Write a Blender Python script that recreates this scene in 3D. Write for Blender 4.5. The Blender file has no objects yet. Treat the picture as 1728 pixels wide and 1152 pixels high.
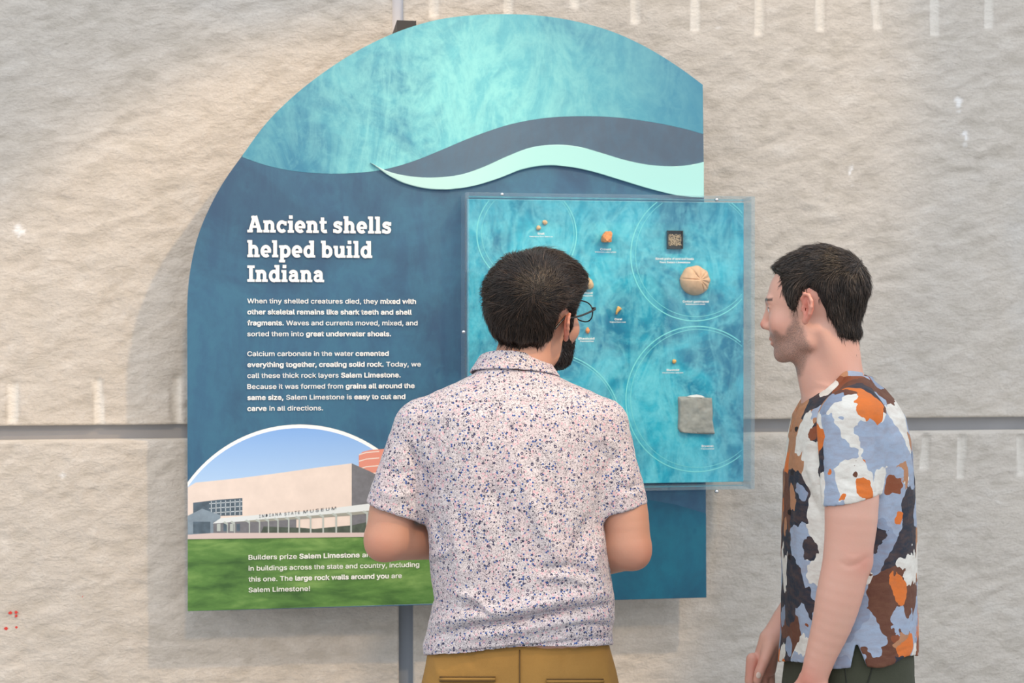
import bpy, bmesh, math, random, os
import numpy as np
from mathutils import Vector, Matrix
C = bpy.context.scene.collection
SC = bpy.context.scene
rng = np.random.default_rng(7)
random.seed(7)

# ------------------------------------------------------------------ camera
F_PX = 2520.0
YAW, PITCH = math.radians(8.5), math.radians(0.36)
CAM = np.array([0.0, 0.0, 1.62])
R_ = np.array([math.cos(YAW), -math.sin(YAW), 0.0])
F_ = np.array([math.sin(YAW)*math.cos(PITCH), math.cos(YAW)*math.cos(PITCH), -math.sin(PITCH)])
U_ = np.cross(R_, F_)
cam = bpy.data.cameras.new('camera'); co = bpy.data.objects.new('camera', cam); C.objects.link(co)
co.matrix_world = Matrix(((R_[0], U_[0], -F_[0], CAM[0]), (R_[1], U_[1], -F_[1], CAM[1]), (R_[2], U_[2], -F_[2], CAM[2]), (0, 0, 0, 1)))
cam.sensor_width = 36.0; cam.lens = F_PX/1728*36
cam.clip_start = .05
cam.dof.use_dof = True; cam.dof.focus_distance = 2.87; cam.dof.aperture_fstop = 7.0
SC.camera = co

# ------------------------------------------------------------------ light and exposure
vs = SC.view_settings
vs.view_transform = 'Standard'; vs.look = 'None'; vs.gamma = 1.0; vs.use_curve_mapping = False; vs.exposure = 0.0
w = bpy.data.worlds.new('atrium_daylight'); SC.world = w; w.use_nodes = True
bg = w.node_tree.nodes['Background']
tc = w.node_tree.nodes.new('ShaderNodeTexCoord'); sp = w.node_tree.nodes.new('ShaderNodeSeparateXYZ')
rp = w.node_tree.nodes.new('ShaderNodeValToRGB'); mr = w.node_tree.nodes.new('ShaderNodeMapRange')
mr.inputs['From Min'].default_value = -1; mr.inputs['From Max'].default_value = 1
w.node_tree.links.new(tc.outputs['Generated'], sp.inputs[0]); w.node_tree.links.new(sp.outputs['Z'], mr.inputs['Value'])
w.node_tree.links.new(mr.outputs[0], rp.inputs[0]); w.node_tree.links.new(rp.outputs[0], bg.inputs['Color'])
rp.color_ramp.elements[0].position = .35; rp.color_ramp.elements[0].color = (.42, .42, .43, 1)
rp.color_ramp.elements[1].position = .75; rp.color_ramp.elements[1].color = (.93, .99, 1.08, 1)
bg.inputs['Strength'].default_value = 1.6

def lamp(name, loc, target, energy, color, radius, angle, blend):
    l = bpy.data.lights.new(name, 'SPOT'); o = bpy.data.objects.new(name, l); C.objects.link(o)
    l.energy = energy; l.color = color; l.shadow_soft_size = radius; l.spot_size = math.radians(angle); l.spot_blend = blend
    o.location = loc
    o.rotation_euler = (Vector(target)-Vector(loc)).to_track_quat('-Z', 'Y').to_euler()
    return o
# two gallery track spots, upper right, in front of the wall
lamp('track_spot', (1.95, 1.02, 4.37), (0.12, 3.7, 1.30), 320, (1.0, .68, .36), .05, 28, .3)
lamp('track_spot', (1.3, 0.6, 4.9), (.95, 3.8, 2.25), 240, (1.0, .70, .38), .05, 23, .6)
lamp('track_spot', (.25, -.5, 4.0), (-.02, 3.75, 1.30), 230, (1.0, .68, .36), .15, 26, .4)

# ------------------------------------------------------------------ pixel <-> place helpers (only used to measure where things stand)
def ray(px, py):
    return F_ + R_*((px-864)/F_PX) + U_*((576-py)/F_PX)
def onY(px, py, Y):
    d = ray(px, py); t = (Y-CAM[1])/d[1]; return CAM+d*t
def atD(px, py, D):
    return CAM + ray(px, py)*D

# ------------------------------------------------------------------ object helpers
def lin(c):
    return tuple(((x/255)/12.92 if x/255 <= .04045 else ((x/255+.055)/1.055)**2.4) for x in c)
def tag(o, label=None, cat=None, group=None, kind=None):
    if label: o['label'] = label
    if cat: o['category'] = cat
    if group: o['group'] = group
    if kind: o['kind'] = kind
    return o
def thing(name, loc, label, cat, group=None):
    o = bpy.data.objects.new(name, None); C.objects.link(o); o.location = loc; o.empty_display_size = .05
    return tag(o, label, cat, group)
def link(name, me, m=None, parent=None, smooth=False):
    o = bpy.data.objects.new(name, me); C.objects.link(o)
    if m is not None and not len(me.materials): me.materials.append(m)
    if smooth: me.polygons.foreach_set('use_smooth', np.ones(len(me.polygons), dtype=bool))
    if parent is not None:
        o.parent = parent
        # everything is authored in world coordinates
        base = Vector((0, 0, 0)); q = parent
        while q is not None: base += q.location; q = q.parent
        o.location = -base
    return o
def mesh_np(name, v, f):
    me = bpy.data.meshes.new(name)
    v = np.asarray(v, dtype=np.float32)
    if isinstance(f, np.ndarray):
        n, k = f.shape
        me.vertices.add(len(v)); me.vertices.foreach_set('co', v.ravel())
        me.loops.add(n*k); me.loops.foreach_set('vertex_index', f.astype(np.int32).ravel())
        me.polygons.add(n); me.polygons.foreach_set('loop_start', (np.arange(n)*k).astype(np.int32))
        me.polygons.foreach_set('loop_total', np.full(n, k, dtype=np.int32))
        me.update(calc_edges=True); me.validate()
    else:
        me.from_pydata([tuple(map(float, p)) for p in v], [], f)
    return me
def bm_mesh(bm, name):
    bmesh.ops.recalc_face_normals(bm, faces=bm.faces[:])
    me = bpy.data.meshes.new(name); bm.to_mesh(me); bm.free(); return me
def add_box(bm, lo, hi, bev=0):
    lo, hi = np.minimum(lo, hi), np.maximum(lo, hi)
    r = bmesh.ops.create_cube(bm, size=1.0)
    for v in r['verts']:
        v.co = Vector([(lo[i]+hi[i])/2 + v.co[i]*(hi[i]-lo[i]) for i in range(3)])
    if bev:
        es = list({e for v in r['verts'] for e in v.link_edges})
        bmesh.ops.bevel(bm, geom=es, offset=bev, segments=2, affect='EDGES', profile=.5)
def box(name, lo, hi, m, parent=None, bev=0):
    bm = bmesh.new(); add_box(bm, lo, hi, bev)
    return link(name, bm_mesh(bm, name), m, parent)
def catmull(P, n=8, closed=False):
    P = [np.array(p, float) for p in P]; out = []
    m = len(P); rngi = range(m if closed else m-1)
    for i in rngi:
        p0 = P[i-1] if (closed or i > 0) else P[0]; p1 = P[i]; p2 = P[(i+1) % m]
        p3 = P[(i+2) % m] if (closed or i+2 < m) else P[-1]
        for k in range(n):
            t = k/n
            out.append(.5*((2*p1)+(-p0+p2)*t+(2*p0-5*p1+4*p2-p3)*t*t+(-p0+3*p1-3*p2+p3)*t**3))
    if not closed: out.append(P[-1])
    return out
def prism(name, pts, Y, th, m, parent=None, bev=0):
    """flat shape whose outline was measured on the plane y=Y; thickness th away from the viewer"""
    bm = bmesh.new()
    P = [onY(x, y, Y) for x, y in pts]
    vs_ = [bm.verts.new((p[0], Y, p[2])) for p in P]
    f = bm.faces.new(vs_)
    r = bmesh.ops.extrude_face_region(bm, geom=[f])
    for g in r['geom']:
        if isinstance(g, bmesh.types.BMVert): g.co.y += th
    if bev:
        es = [e for e in f.edges]
        bmesh.ops.bevel(bm, geom=es, offset=bev, segments=2, affect='EDGES', profile=.5)
    bmesh.ops.triangulate(bm, faces=[q for q in bm.faces if len(q.verts) > 4])
    return link(name, bm_mesh(bm, name), m, parent)
def tube_mesh(paths, seg=8, name='tube', closed=False):
    """paths: list of (points Nx3, radii N)"""
    V = []; Fc = []
    for pts, rad in paths:
        pts = np.asarray(pts, float); n = len(pts); rad = np.broadcast_to(np.asarray(rad, float), (n,))
        b0 = len(V); up = None
        for i in range(n):
            if closed: t = pts[(i+1) % n]-pts[i-1]
            else: t = pts[min(i+1, n-1)]-pts[max(i-1, 0)]
            t = t/(np.linalg.norm(t)+1e-12)
            if up is None:
                up = np.array([0, 0, 1.0]) if abs(t[2]) < .9 else np.array([1.0, 0, 0])
            a = np.cross(t, up); a /= np.linalg.norm(a)+1e-12; b = np.cross(a, t); up = b
            for k in range(seg):
                th = 2*math.pi*k/seg
                V.append(pts[i]+rad[i]*(a*math.cos(th)+b*math.sin(th)))
        for i in range(n if closed else n-1):
            j = (i+1) % n
            for k in range(seg):
                k2 = (k+1) % seg
                Fc.append((b0+i*seg+k, b0+i*seg+k2, b0+j*seg+k2, b0+j*seg+k))
        if not closed:
            Fc.append(tuple(b0+k for k in range(seg))[::-1]); Fc.append(tuple(b0+(n-1)*seg+k for k in range(seg)))
    return mesh_np(name, V, Fc)

# ------------------------------------------------------------------ materials
class NT:
    def __init__(s, name):
        s.m = bpy.data.materials.new(name); s.m.use_nodes = True; s.t = s.m.node_tree
        s.b = s.t.nodes['Principled BSDF']; s.out = s.t.nodes['Material Output']
        s.tc = s.t.nodes.new('ShaderNodeTexCoord').outputs['Object']
    def n(s, ty, ins=None, **pr):
        nd = s.t.nodes.new('ShaderNode'+ty)
        for k, v in pr.items(): setattr(nd, k, v)
        for k, v in (ins or {}).items():
            sk = nd.inputs[k]
            if isinstance(v, bpy.types.NodeSocket): s.t.links.new(v, sk)
            else: sk.default_value = v
        return nd
    def noise(s, scale, detail=4, rough=.55, dist=0, vec=None, **k):
        return s.n('TexNoise', {'Vector': vec or s.tc, 'Scale': scale, 'Detail': detail, 'Roughness': rough, 'Distortion': dist}, **k).outputs['Fac']
    def mapv(s, sc=(1, 1, 1), rot=(0, 0, 0), loc=(0, 0, 0), vec=None):
        return s.n('Mapping', {'Vector': vec or s.tc, 'Scale': sc, 'Rotation': rot, 'Location': loc}).outputs[0]
    def ramp(s, fac, stops, interp='LINEAR'):
        nd = s.n('ValToRGB', {'Fac': fac}); cr = nd.color_ramp; cr.interpolation = interp
        while len(cr.elements) < len(stops): cr.elements.new(.5)
        for e, (p, c) in zip(cr.elements, stops):
            e.position = p; e.color = (*c, 1) if len(c) == 3 else c
        return nd.outputs[0]
    def mix(s, fac, a, b, bl='MIX'):
        nd = s.n('Mix', data_type='RGBA', blend_type=bl)
        for i, v in ((0, fac), (6, a), (7, b)):
            if isinstance(v, bpy.types.NodeSocket): s.t.links.new(v, nd.inputs[i])
            else: nd.inputs[i].default_value = v if i == 0 else ((*v, 1) if len(v) == 3 else v)
        return nd.outputs[2]
    def math(s, op, a, b=0.0, c=None, clamp=False):
        nd = s.n('Math', operation=op, use_clamp=clamp)
        for i, v in enumerate((a, b) if c is None else (a, b, c)):
            if isinstance(v, bpy.types.NodeSocket): s.t.links.new(v, nd.inputs[i])
            else: nd.inputs[i].default_value = v
        return nd.outputs[0]
    def attr(s, name, o='Color'): return s.n('Attribute', attribute_name=name).outputs[o]
    def col(s, v):
        if isinstance(v, bpy.types.NodeSocket): s.t.links.new(v, s.b.inputs['Base Color'])
        else: s.b.inputs['Base Color'].default_value = (*v, 1)
        return s
    def set(s, **k):
        for a, v in k.items():
            sk = s.b.inputs[a.replace('_', ' ')]
            if isinstance(v, bpy.types.NodeSocket): s.t.links.new(v, sk)
            else: sk.default_value = v
        return s
    def bump(s, h, strength=.5, dist=.002, nrm=None):
        ins = {'Height': h, 'Strength': strength, 'Distance': dist}
        if nrm is not None: ins['Normal'] = nrm
        o = s.n('Bump', ins).outputs[0]; s.t.links.new(o, s.b.inputs['Normal']); return o
def plain(name, c, rough=.5, metal=0.0, **k):
    t = NT(name); t.col(lin(c)); t.set(Roughness=rough, Metallic=metal, **k); return t.m
def streaked(name, c, rough=.5, amt=.12, scale=40):
    t = NT(name); n = t.noise(scale, 5); a = lin(c)
    t.col(t.ramp(n, [(.3, tuple(x*(1-amt) for x in a)), (.7, tuple(x*(1+amt) for x in a))])); t.set(Roughness=rough); return t.m

# ------------------------------------------------------------------ numpy noise
_perm = rng.integers(0, 2**31-1, 4096).astype(np.int64)
def _h(ix, iy, iz):
    k = (ix*73856093) ^ (iy*19349663) ^ (iz*83492791)
    return ((_perm[k & 4095] ^ (k*2654435761 & 0xffffffff)) & 0xffff).astype(np.float32)/65535.0
def vnoise(p):
    i = np.floor(p).astype(np.int64); f = (p-i).astype(np.float32); f = f*f*(3-2*f)
    x, y, z = i[:, 0], i[:, 1], i[:, 2]; fx, fy, fz = f[:, 0], f[:, 1], f[:, 2]
    def L(a, b, t): return a+(b-a)*t
    return L(L(L(_h(x, y, z), _h(x+1, y, z), fx), L(_h(x, y+1, z), _h(x+1, y+1, z), fx), fy),
             L(L(_h(x, y, z+1), _h(x+1, y, z+1), fx), L(_h(x, y+1, z+1), _h(x+1, y+1, z+1), fx), fy), fz)*2-1
def fbm(p, oct=4, gain=.5):
    a = 1.0; s = 0; tot = 0
    for o in range(oct):
        s = s+a*vnoise(p*(2.03**o)+17.3*o); tot += a; a *= gain
    return s/tot
def ss(a, b, x):
    t = np.clip((x-a)/(b-a), 0, 1); return t*t*(3-2*t)
# ================================================================== the wall of split-faced stone
YU, YL = 3.81, 3.745     # faces of the upper and lower slabs
def stone_mat():
    t = NT('split_limestone')
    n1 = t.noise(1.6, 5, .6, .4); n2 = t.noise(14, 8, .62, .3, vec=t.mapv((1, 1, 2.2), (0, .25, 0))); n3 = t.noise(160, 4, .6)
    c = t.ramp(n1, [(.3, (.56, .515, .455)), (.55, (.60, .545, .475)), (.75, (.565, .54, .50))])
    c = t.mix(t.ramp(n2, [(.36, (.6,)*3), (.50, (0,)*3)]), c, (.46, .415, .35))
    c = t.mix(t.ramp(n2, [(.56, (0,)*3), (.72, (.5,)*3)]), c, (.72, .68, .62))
    c = t.mix(t.ramp(n3, [(.45, (0,)*3), (.75, (.35,)*3)]), c, (.40, .37, .33))
    wv = t.n('SeparateColor', {0: t.attr('tint')}).outputs
    c = t.mix(wv[0], c, (.78, .74, .67))       # sawn / drilled stone, paler
    c = t.mix(wv[1], c, (.88, .87, .85))       # white bruises
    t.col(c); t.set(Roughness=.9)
    h = t.math('ADD', t.math('MULTIPLY', n2, 1.0), t.math('MULTIPLY', n3, .25))
    h = t.math('ADD', h, t.math('MULTIPLY', t.noise(45, 6, .6, .5, vec=t.mapv((1, 1, 1.8), (0, .3, 0))), .7))
    t.bump(h, .62, .009)
    return t.m
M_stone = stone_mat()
M_joint = streaked('grey_metal_channel', (150, 150, 152), .55, .06, 8)
M_core = plain('concrete_core', (120, 118, 115), .9)
wall = box('wall_back', (-3.6, 3.93, -.02), (4.6, 4.05, 3.6), M_core); tag(wall, kind='structure')

def slab(x0, x1, z0, z1, Y, seed, grooves=(), bruises=(), fine=None):
    """one stone slab; grooves = (xc, ztop, zbot, halfwidth) drill marks; fine = (xa,xb,za,zb) window that gets the dense grid"""
    def axis(a, b, fa, fb, st):
        fa, fb = max(a, fa), min(b, fb)
        parts = []
        if fa-a > 1e-3: parts.append(np.linspace(a, fa, max(2, int((fa-a)/.04)+1))[:-1])
        parts.append(np.linspace(fa, fb, max(2, int((fb-fa)/st)+1)))
        if b-fb > 1e-3: parts.append(np.linspace(fb, b, max(2, int((b-fb)/.04)+1))[1:])
        return np.concatenate(parts)
    xs = axis(x0, x1, fine[0], fine[1], .0062); zs = axis(z0, z1, fine[2], fine[3], .0062)
    X, Z = np.meshgrid(xs, zs, indexing='ij'); x = X.ravel(); z = Z.ravel(); n = len(x)
    q = np.stack([x*2.2, z*2.2, np.full(n, seed*3.1)], 1)
    rel = .010*fbm(q, 3)
    wx = x+.05*fbm(np.stack([x*7, z*7, np.full(n, seed+9.)], 1), 2); wz = z+.04*fbm(np.stack([x*7, z*7, np.full(n, seed+4.)], 1), 2)
    r = (wx*.94+wz*.34, -wx*.34+wz*.94)
    rd = 1-np.abs(fbm(np.stack([r[0]*8, r[1]*19, np.full(n, seed*1.7)], 1), 4, .55))*2
    rel += .0038*rd
    cell = fbm(np.stack([r[0]*20, r[1]*38, np.full(n, seed*2.3)], 1), 3)
    rel += .0024*cell
    e = np.minimum(np.minimum(x-x0, x1-x), np.minimum(z-z0, z1-z))
    rel *= ss(0, .012, e)*.8+.2
    tint = np.zeros((n, 4), np.float32); tint[:, 3] = 1
    for xc, zt, zb, hw in grooves:
        inside = (z < zt)*(z > zb)
        d = np.abs(x-xc+ .003*np.sin(z*20+xc*9))
        g = ss(hw*1.12, hw*.8, d)*ss(zb-.006, zb+.002, z)*ss(zt+.006, zt-.002, z)
        rel = rel*(1-g)+g*(-.010*np.sqrt(np.clip(1-(d/hw)**2, 0, 1))+.001)
        tint[:, 0] = np.maximum(tint[:, 0], g*.85)
    for xc, zc, sx, sz in bruises:
        g = np.exp(-(((x-xc)/sx)**2+((z-zc)/sz)**2))*(.7+.9*fbm(np.stack([x*90, z*90, np.full(n, 3.)], 1), 2))
        tint[:, 1] = np.maximum(tint[:, 1], ss(.3, .7, g)*.8)
    v = np.stack([x, Y-rel, z], 1)
    nx, nz = X.shape
    idx = np.arange(n).reshape(nx, nz)
    f = np.stack([idx[:-1, :-1], idx[1:, :-1], idx[1:, 1:], idx[:-1, 1:]], -1).reshape(-1, 4)
    ring = np.concatenate([idx[:-1, 0], idx[-1, :-1], idx[1:, -1][::-1], idx[0, 1:][::-1]])
    back = v[ring].copy(); back[:, 1] = 3.925
    bi = n+np.arange(len(ring)); v = np.vstack([v, back]); r2 = np.roll(ring, -1); b2 = np.roll(bi, -1)
    f = np.vstack([f, np.stack([ring, bi, b2, r2], 1)])
    me = mesh_np('stone_slab', v, f)
    a = me.color_attributes.new('tint', 'FLOAT_COLOR', 'POINT')
    tt = np.vstack([tint, np.tile([0.35, 0, 0, 1], (len(ring), 1))]).astype(np.float32)
    a.data.foreach_set('color', tt.ravel())
    return link('stone_slab', me, M_stone, wall, smooth=True)
def gx(px, Y, py=30): return onY(px, py, Y)[0]
def gz(px, py, Y): return onY(px, py, Y)[2]
zU = gz(300, 715.5, YU); zL = gz(300, 743, YL)
xa, xb = gx(662, YU), gx(681, YU); xc_, xd_ = gx(673, YL, 1090), gx(698, YL, 1090)
fx0, fx1, fz0, fz1 = onY(-30, 600, YU)[0], onY(1760, 600, YU)[0], onY(864, 1175, YL)[2], onY(864, -25, YU)[2]
FW = (fx0, fx1, fz0, fz1)
gr_r = [(gx(p, YU), 9, gz(p, b, YU), .0125) for p, b in ((733, 26), (857, 25), (970, 10), (1072, 37), (1175, 50), (1280, 58), (1383, 50), (1480, 46), (1578, 58), (1668, 45), (1770, 50))]
gr_l = [(gx(p, YU, 680), gz(p, t, YU), gz(p, 712, YU) if p < 100 else 0, .0125) for p, t in ((20, 648), (165, 640), (300, 636), (-120, 640))]
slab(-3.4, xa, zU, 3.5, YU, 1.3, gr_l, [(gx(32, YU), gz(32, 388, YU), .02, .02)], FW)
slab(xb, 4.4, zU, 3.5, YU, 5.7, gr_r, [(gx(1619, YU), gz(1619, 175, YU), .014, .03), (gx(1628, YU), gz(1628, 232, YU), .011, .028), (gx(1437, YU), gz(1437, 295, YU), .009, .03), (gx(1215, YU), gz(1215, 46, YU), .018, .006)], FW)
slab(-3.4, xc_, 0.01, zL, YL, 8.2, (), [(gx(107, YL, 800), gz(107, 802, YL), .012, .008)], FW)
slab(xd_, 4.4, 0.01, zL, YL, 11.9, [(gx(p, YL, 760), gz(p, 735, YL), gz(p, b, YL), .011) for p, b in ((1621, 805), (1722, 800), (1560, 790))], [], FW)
box('joint_channel', (-3.4, 3.835, zL-.03), (4.4, 3.93, zU+.03), M_joint, wall)
box('joint_channel', (xa-.02, 3.824, zU+.031), (xb+.02, 3.93, 3.5), streaked('pale_metal_channel', (205, 205, 210), .5, .04, 8), wall)
box('joint_channel', (xc_-.02, 3.765, .01), (xd_+.02, 3.93, zL-.031), plain('dark_metal_channel', (132, 140, 150), .5), wall)
M_red = plain('red_paint', (205, 60, 50), .7)
def fleck(px, py, r):
    c = onY(px, py, YL-.004); bm = bmesh.new(); k = random.randint(5, 7)
    vs_ = [bm.verts.new((c[0]+r*random.uniform(.5, 1.2)*math.cos(6.283*i/k), c[1], c[2]+r*random.uniform(.5, 1.2)*math.sin(6.283*i/k))) for i in range(k)]
    f = bm.faces.new(vs_); e = bmesh.ops.extrude_face_region(bm, geom=[f])
    for g in e['geom']:
        if isinstance(g, bmesh.types.BMVert): g.co.y += .012
    link('paint_fleck', bm_mesh(bm, 'paint_fleck'), M_red, wall)
for a in ((17, 1034, .0045), (27, 1033, .0038), (27, 1039, .0038), (10, 1060, .0048), (28, 1058, .0035), (141, 1007, .0038), (129, 1079, .003)): fleck(*a)
t = NT('polished_concrete_floor'); t.col(t.ramp(t.noise(1.2, 6), [(.3, (.30, .29, .27)), (.7, (.38, .37, .35))])); t.set(Roughness=.4)
fl = box('floor', (-3.6, -1.5, -.1), (4.6, 4.05, 0.0), t.m); tag(fl, kind='structure')

# ================================================================== the graphic panel
YP = 3.62
YP_ = 3.62
def print_mat(name, a, b, hi, scale=3.0, seed=0.0, hiamt=.6, rough=.45, tint=None):
    """printed water texture: clouded blues with pale caustic streaks"""
    t = NT(name)
    v = t.mapv((1, 1, 1), (0, 0, 0), (seed, 0, seed*.7))
    n1 = t.noise(scale, 7, .62, .8, vec=v)
    n2 = t.noise(scale*2.1, 6, .65, .8, vec=t.mapv((1.6, 1, .7), (0, .6, 0), (seed*2, 0, 1)))
    ridge = t.math('SUBTRACT', 1.0, t.math('ABSOLUTE', t.math('MULTIPLY', t.math('SUBTRACT', n2, .5), 9.0)), clamp=True)
    mus = t.noise(scale*9, 6, .7, .6, vec=v)
    c = t.ramp(n1, [(.40, a), (.58, b)])
    c = t.mix(t.math('MULTIPLY', ridge, t.math('MULTIPLY', n1, hiamt)), c, hi)
    c = t.mix(t.ramp(mus, [(.5, (0,)*3), (.8, (hiamt*.7,)*3)]), c, hi)
    c = t.mix(t.ramp(mus, [(.2, (.35,)*3), (.5, (0,)*3)]), c, a)
    if tint:   # printed pool of paler or darker water: (colour, centre, reach, amount, outward?)
        v0 = t.n('VectorMath', {0: t.tc, 1: tint[1]}, operation='SUBTRACT').outputs[0]
        ln = t.n('VectorMath', {0: v0}, operation='LENGTH').outputs['Value']
        g = t.n('MapRange', {'Value': ln, 'From Min': tint[2][0], 'From Max': tint[2][1]}).outputs[0]
        g = t.math('MULTIPLY', g, t.math('ADD', .5, n1)); c = t.mix(t.math('MULTIPLY', g, tint[3], clamp=True), c, tint[0])
    t.col(c); t.set(Roughness=rough); return t.m
L = lin
M_dark = print_mat('printed_deep_blue', L((40, 76, 108)), L((48, 96, 128)), L((62, 128, 150)), 2.2, 1.0, .35)
M_water = print_mat('printed_surface_water', L((48, 128, 158)), L((92, 178, 192)), L((140, 214, 212)), 3.2, 4.0, .8, tint=(L((36, 112, 146)), tuple(onY(760, 215, 3.62)), (.18, .62), .8))
M_teal = print_mat('printed_teal_water', L((2, 112, 148)), L((44, 172, 200)), L((140, 222, 232)), 4.5, 9.0, .6, .3)
M_deepteal = print_mat('printed_lower_teal', L((10, 70, 100)), L((8, 92, 120)), L((20, 118, 140)), 3.0, 6.0, .3)
M_slate = print_mat('printed_slate_wave', L((62, 84, 106)), L((70, 94, 116)), L((60, 110, 140)), 3.0, 2.0, .3)
M_mint = NT('mint_acrylic'); g = M_mint.noise(1.0, 2)
M_mint.col(M_mint.ramp(M_mint.n('TexGradient', {'Vector': M_mint.mapv((1.6, 1, 1), (0, 0, 0), (.05, 0, 0))}).outputs[0], [(0, L((192, 220, 216))), (1, L((152, 206, 206)))])); M_mint.set(Roughness=.35); M_mint = M_mint.m
M_white = plain('white_print', (246, 246, 242), .5)
M_black = plain('black_bracket', (30, 30, 34), .5)

pc = onY(754, 1031, YP)
panel = thing('exhibit_panel', (pc[0], YP, pc[2]), 'large blue wall graphic panel with a rounded top left, mounted on stone wall', 'sign')
arc = [(316, 560), (316.5, 500), (322, 450), (333, 402), (350, 358), (376, 309), (409, 262), (450, 207), (500, 158), (555, 116), (610, 82), (670, 54), (735, 34), (800, 25.5), (865, 24), (925, 28), (985, 39), (1040, 56), (1095, 82), (1145, 113), (1186, 143)]
arcS = [tuple(p) for p in catmull(arc, 6)]
prism('backboard', [(317, 1031)]+arcS+[(1189, 420), (1192, 1008)], YP, .020, M_dark, panel)
wcurve = [(409, 265), (450, 279), (500, 289), (560, 293), (620, 290), (660, 283), (700, 271), (740, 255), (800, 230), (860, 210), (920, 199), (980, 196), (1040, 198), (1100, 206), (1150, 216), (1186.5, 226)]
topedge = [p for p in arcS if p[0] >= 409]
prism('water_print', topedge+[tuple(p) for p in catmull(wcurve, 5)][::-1], YP-.0006, .0008, M_water, panel)
dcurve_b = [(1187, 300), (1150, 300), (1100, 290), (1000, 270), (935, 262), (880, 268), (800, 300), (740, 310), (690, 305), (660, 297), (640, 290)]
prism('wave_print', [tuple(p) for p in catmull([q for q in wcurve if q[0] >= 655], 5)]+[tuple(p) for p in catmull(dcurve_b, 4)], YP-.0003, .0006, M_slate, panel)
rt = [(625, 274), (655, 289), (690, 297), (730, 299.5), (775, 295), (815, 282), (855, 264), (895, 249), (935, 244), (975, 247), (1015, 258), (1055, 270), (1095, 278), (1135, 280.5), (1165, 278), (1188, 273)]
rb = [(1188, 333), (1150, 330.5), (1100, 319), (1050, 304), (1000, 289), (960, 281), (920, 279), (880, 286), (840, 301), (800, 313), (760, 319), (720, 318), (680, 308), (650, 292)]
o = prism('wave_ribbon', [tuple(p) for p in catmull(rt, 5)]+[tuple(p) for p in catmull(rb, 5)], YP-.009, .009, M_mint, panel, .0015)
tag(o, 'raised pale mint wave ribbon')
prism('lower_water_print', [(760, 868), (860, 850), (1000, 838), (1090, 842), (1140, 851), (1191.5, 866), (1191.8, 1007.5), (760, 1019)], YP-.0005, .0007, M_deepteal, panel)
# brackets that hold the panel off the wall
for (a, b, c_, d) in ((667, 43.5, 699, 90), (1060, 150, 1095, 230)):
    p, q = onY(a, d, 3.70), onY(c_, b, 3.70); box('wall_bracket', (p[0], YP+.02, p[2]), (q[0], YU+.01, q[2]), M_black, panel)
for (a, b, c_, d) in ((420, 960, 450, 1000), (1060, 900, 1090, 960)):
    p, q = onY(a, d, 3.70), onY(c_, b, 3.70); box('wall_bracket', (p[0], YP+.02, p[2]), (q[0], YL+.012, q[2]), M_black, panel)

# ---- the photograph printed on the panel (museum building, lawn)
YB = YP-.0008
def ell_pt(cx, cy, rx, ry, a): return (cx+rx*math.cos(a), cy-ry*math.sin(a))
def inset(cx, cy, rx, ry, xl, bot):
    pts = []
    for i in range(0, 61):
        a = math.pi*(1-i/60); p = ell_pt(cx, cy, rx, ry, a)
        if p[0] >= xl: pts.append(p)
    a0 = math.acos(max(-1, (xl-cx)/rx)); pts = [ell_pt(cx, cy, rx, ry, a0)]+[p for p in pts if p[0] > xl+1]
    return [(xl+.5, bot)]+pts+[(cx+rx, bot-12)]
prism('inset_border', inset(506, 952, 234, 236, 316.6, 1030.5), YB, .0004, M_white, panel)
t = NT('printed_sky'); g = t.n('SeparateXYZ', {0: t.tc}).outputs[2]
t.col(t.ramp(t.n('MapRange', {'Value': g, 'From Min': 1.24, 'From Max': 1.42}).outputs[0], [(0, L((176, 208, 240))), (1, L((112, 162, 226)))])); t.set(Roughness=.5); M_sky = t.m
IN = inset(506, 952, 230, 230, 316.6, 1030.5)
prism('sky_print', IN, YB-.0003, .0004, M_sky, panel)
t = NT('printed_lawn'); n = t.noise(9, 6, .6, .3, vec=t.mapv((1, 1, 3.5))); t.col(t.ramp(n, [(.3, L((52, 92, 38))), (.5, L((84, 128, 58))), (.7, L((120, 158, 84)))])); t.set(Roughness=.6); M_lawn = t.m
arc_l = [p for p in IN if p[1] < 1031]
prism('lawn_print', [(316.8, 1030.8), (316.8, 909), (736, 903), (736, 1018)], YB-.0006, .0003, M_lawn, panel)
def pq(name, pts, lift, m, parent=panel): return prism(name, pts, YB-lift, .0002, m, parent)
c_beige, c_dk, c_glass = (226, 212, 202), (112, 114, 120), (78, 96, 110)
Mb = streaked('printed_limestone', c_beige, .6, .05, 30); Md = streaked('printed_dark_stone', c_dk, .6, .15, 60)
Mg = streaked('printed_glazing', c_glass, .6, .3, 50); Mr = plain('printed_brick_tower', (214, 140, 122), .6)
Mf = plain('printed_fascia', (216, 224, 226), .6); Mc = plain('printed_columns', (176, 186, 182), .6); Mp = plain('printed_plaza', (206, 190, 186), .6)
Mh = streaked('printed_shrubs', (74, 86, 76), .7, .3, 60); Mlt = plain('printed_mullions', (196, 208, 216), .6); Mbl = plain('printed_letters', (62, 66, 76), .6)
pq('tower_print', [(606, 842), (605.5, 768), (612, 762), (625, 759), (650, 757), (676, 760), (676, 842)], .0008, Mr)
for yy in (764, 775, 788, 800):
    pq('tower_band', [(605.8, yy+2), (618, yy-1.5), (640, yy-3.5), (640, yy-1.8), (618, yy+.2), (605.8, yy+4)], .0010, Mb)
pq('building_print', [(316.8, 903), (316.8, 822), (330, 814), (400, 807), (470, 798), (540, 788), (594, 781.5), (594, 903)], .0010, Mb)
pq('building_side', [(593.5, 903), (593.5, 781.5), (622, 794), (640, 803), (736, 826), (736, 903)], .00125, Md)
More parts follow.
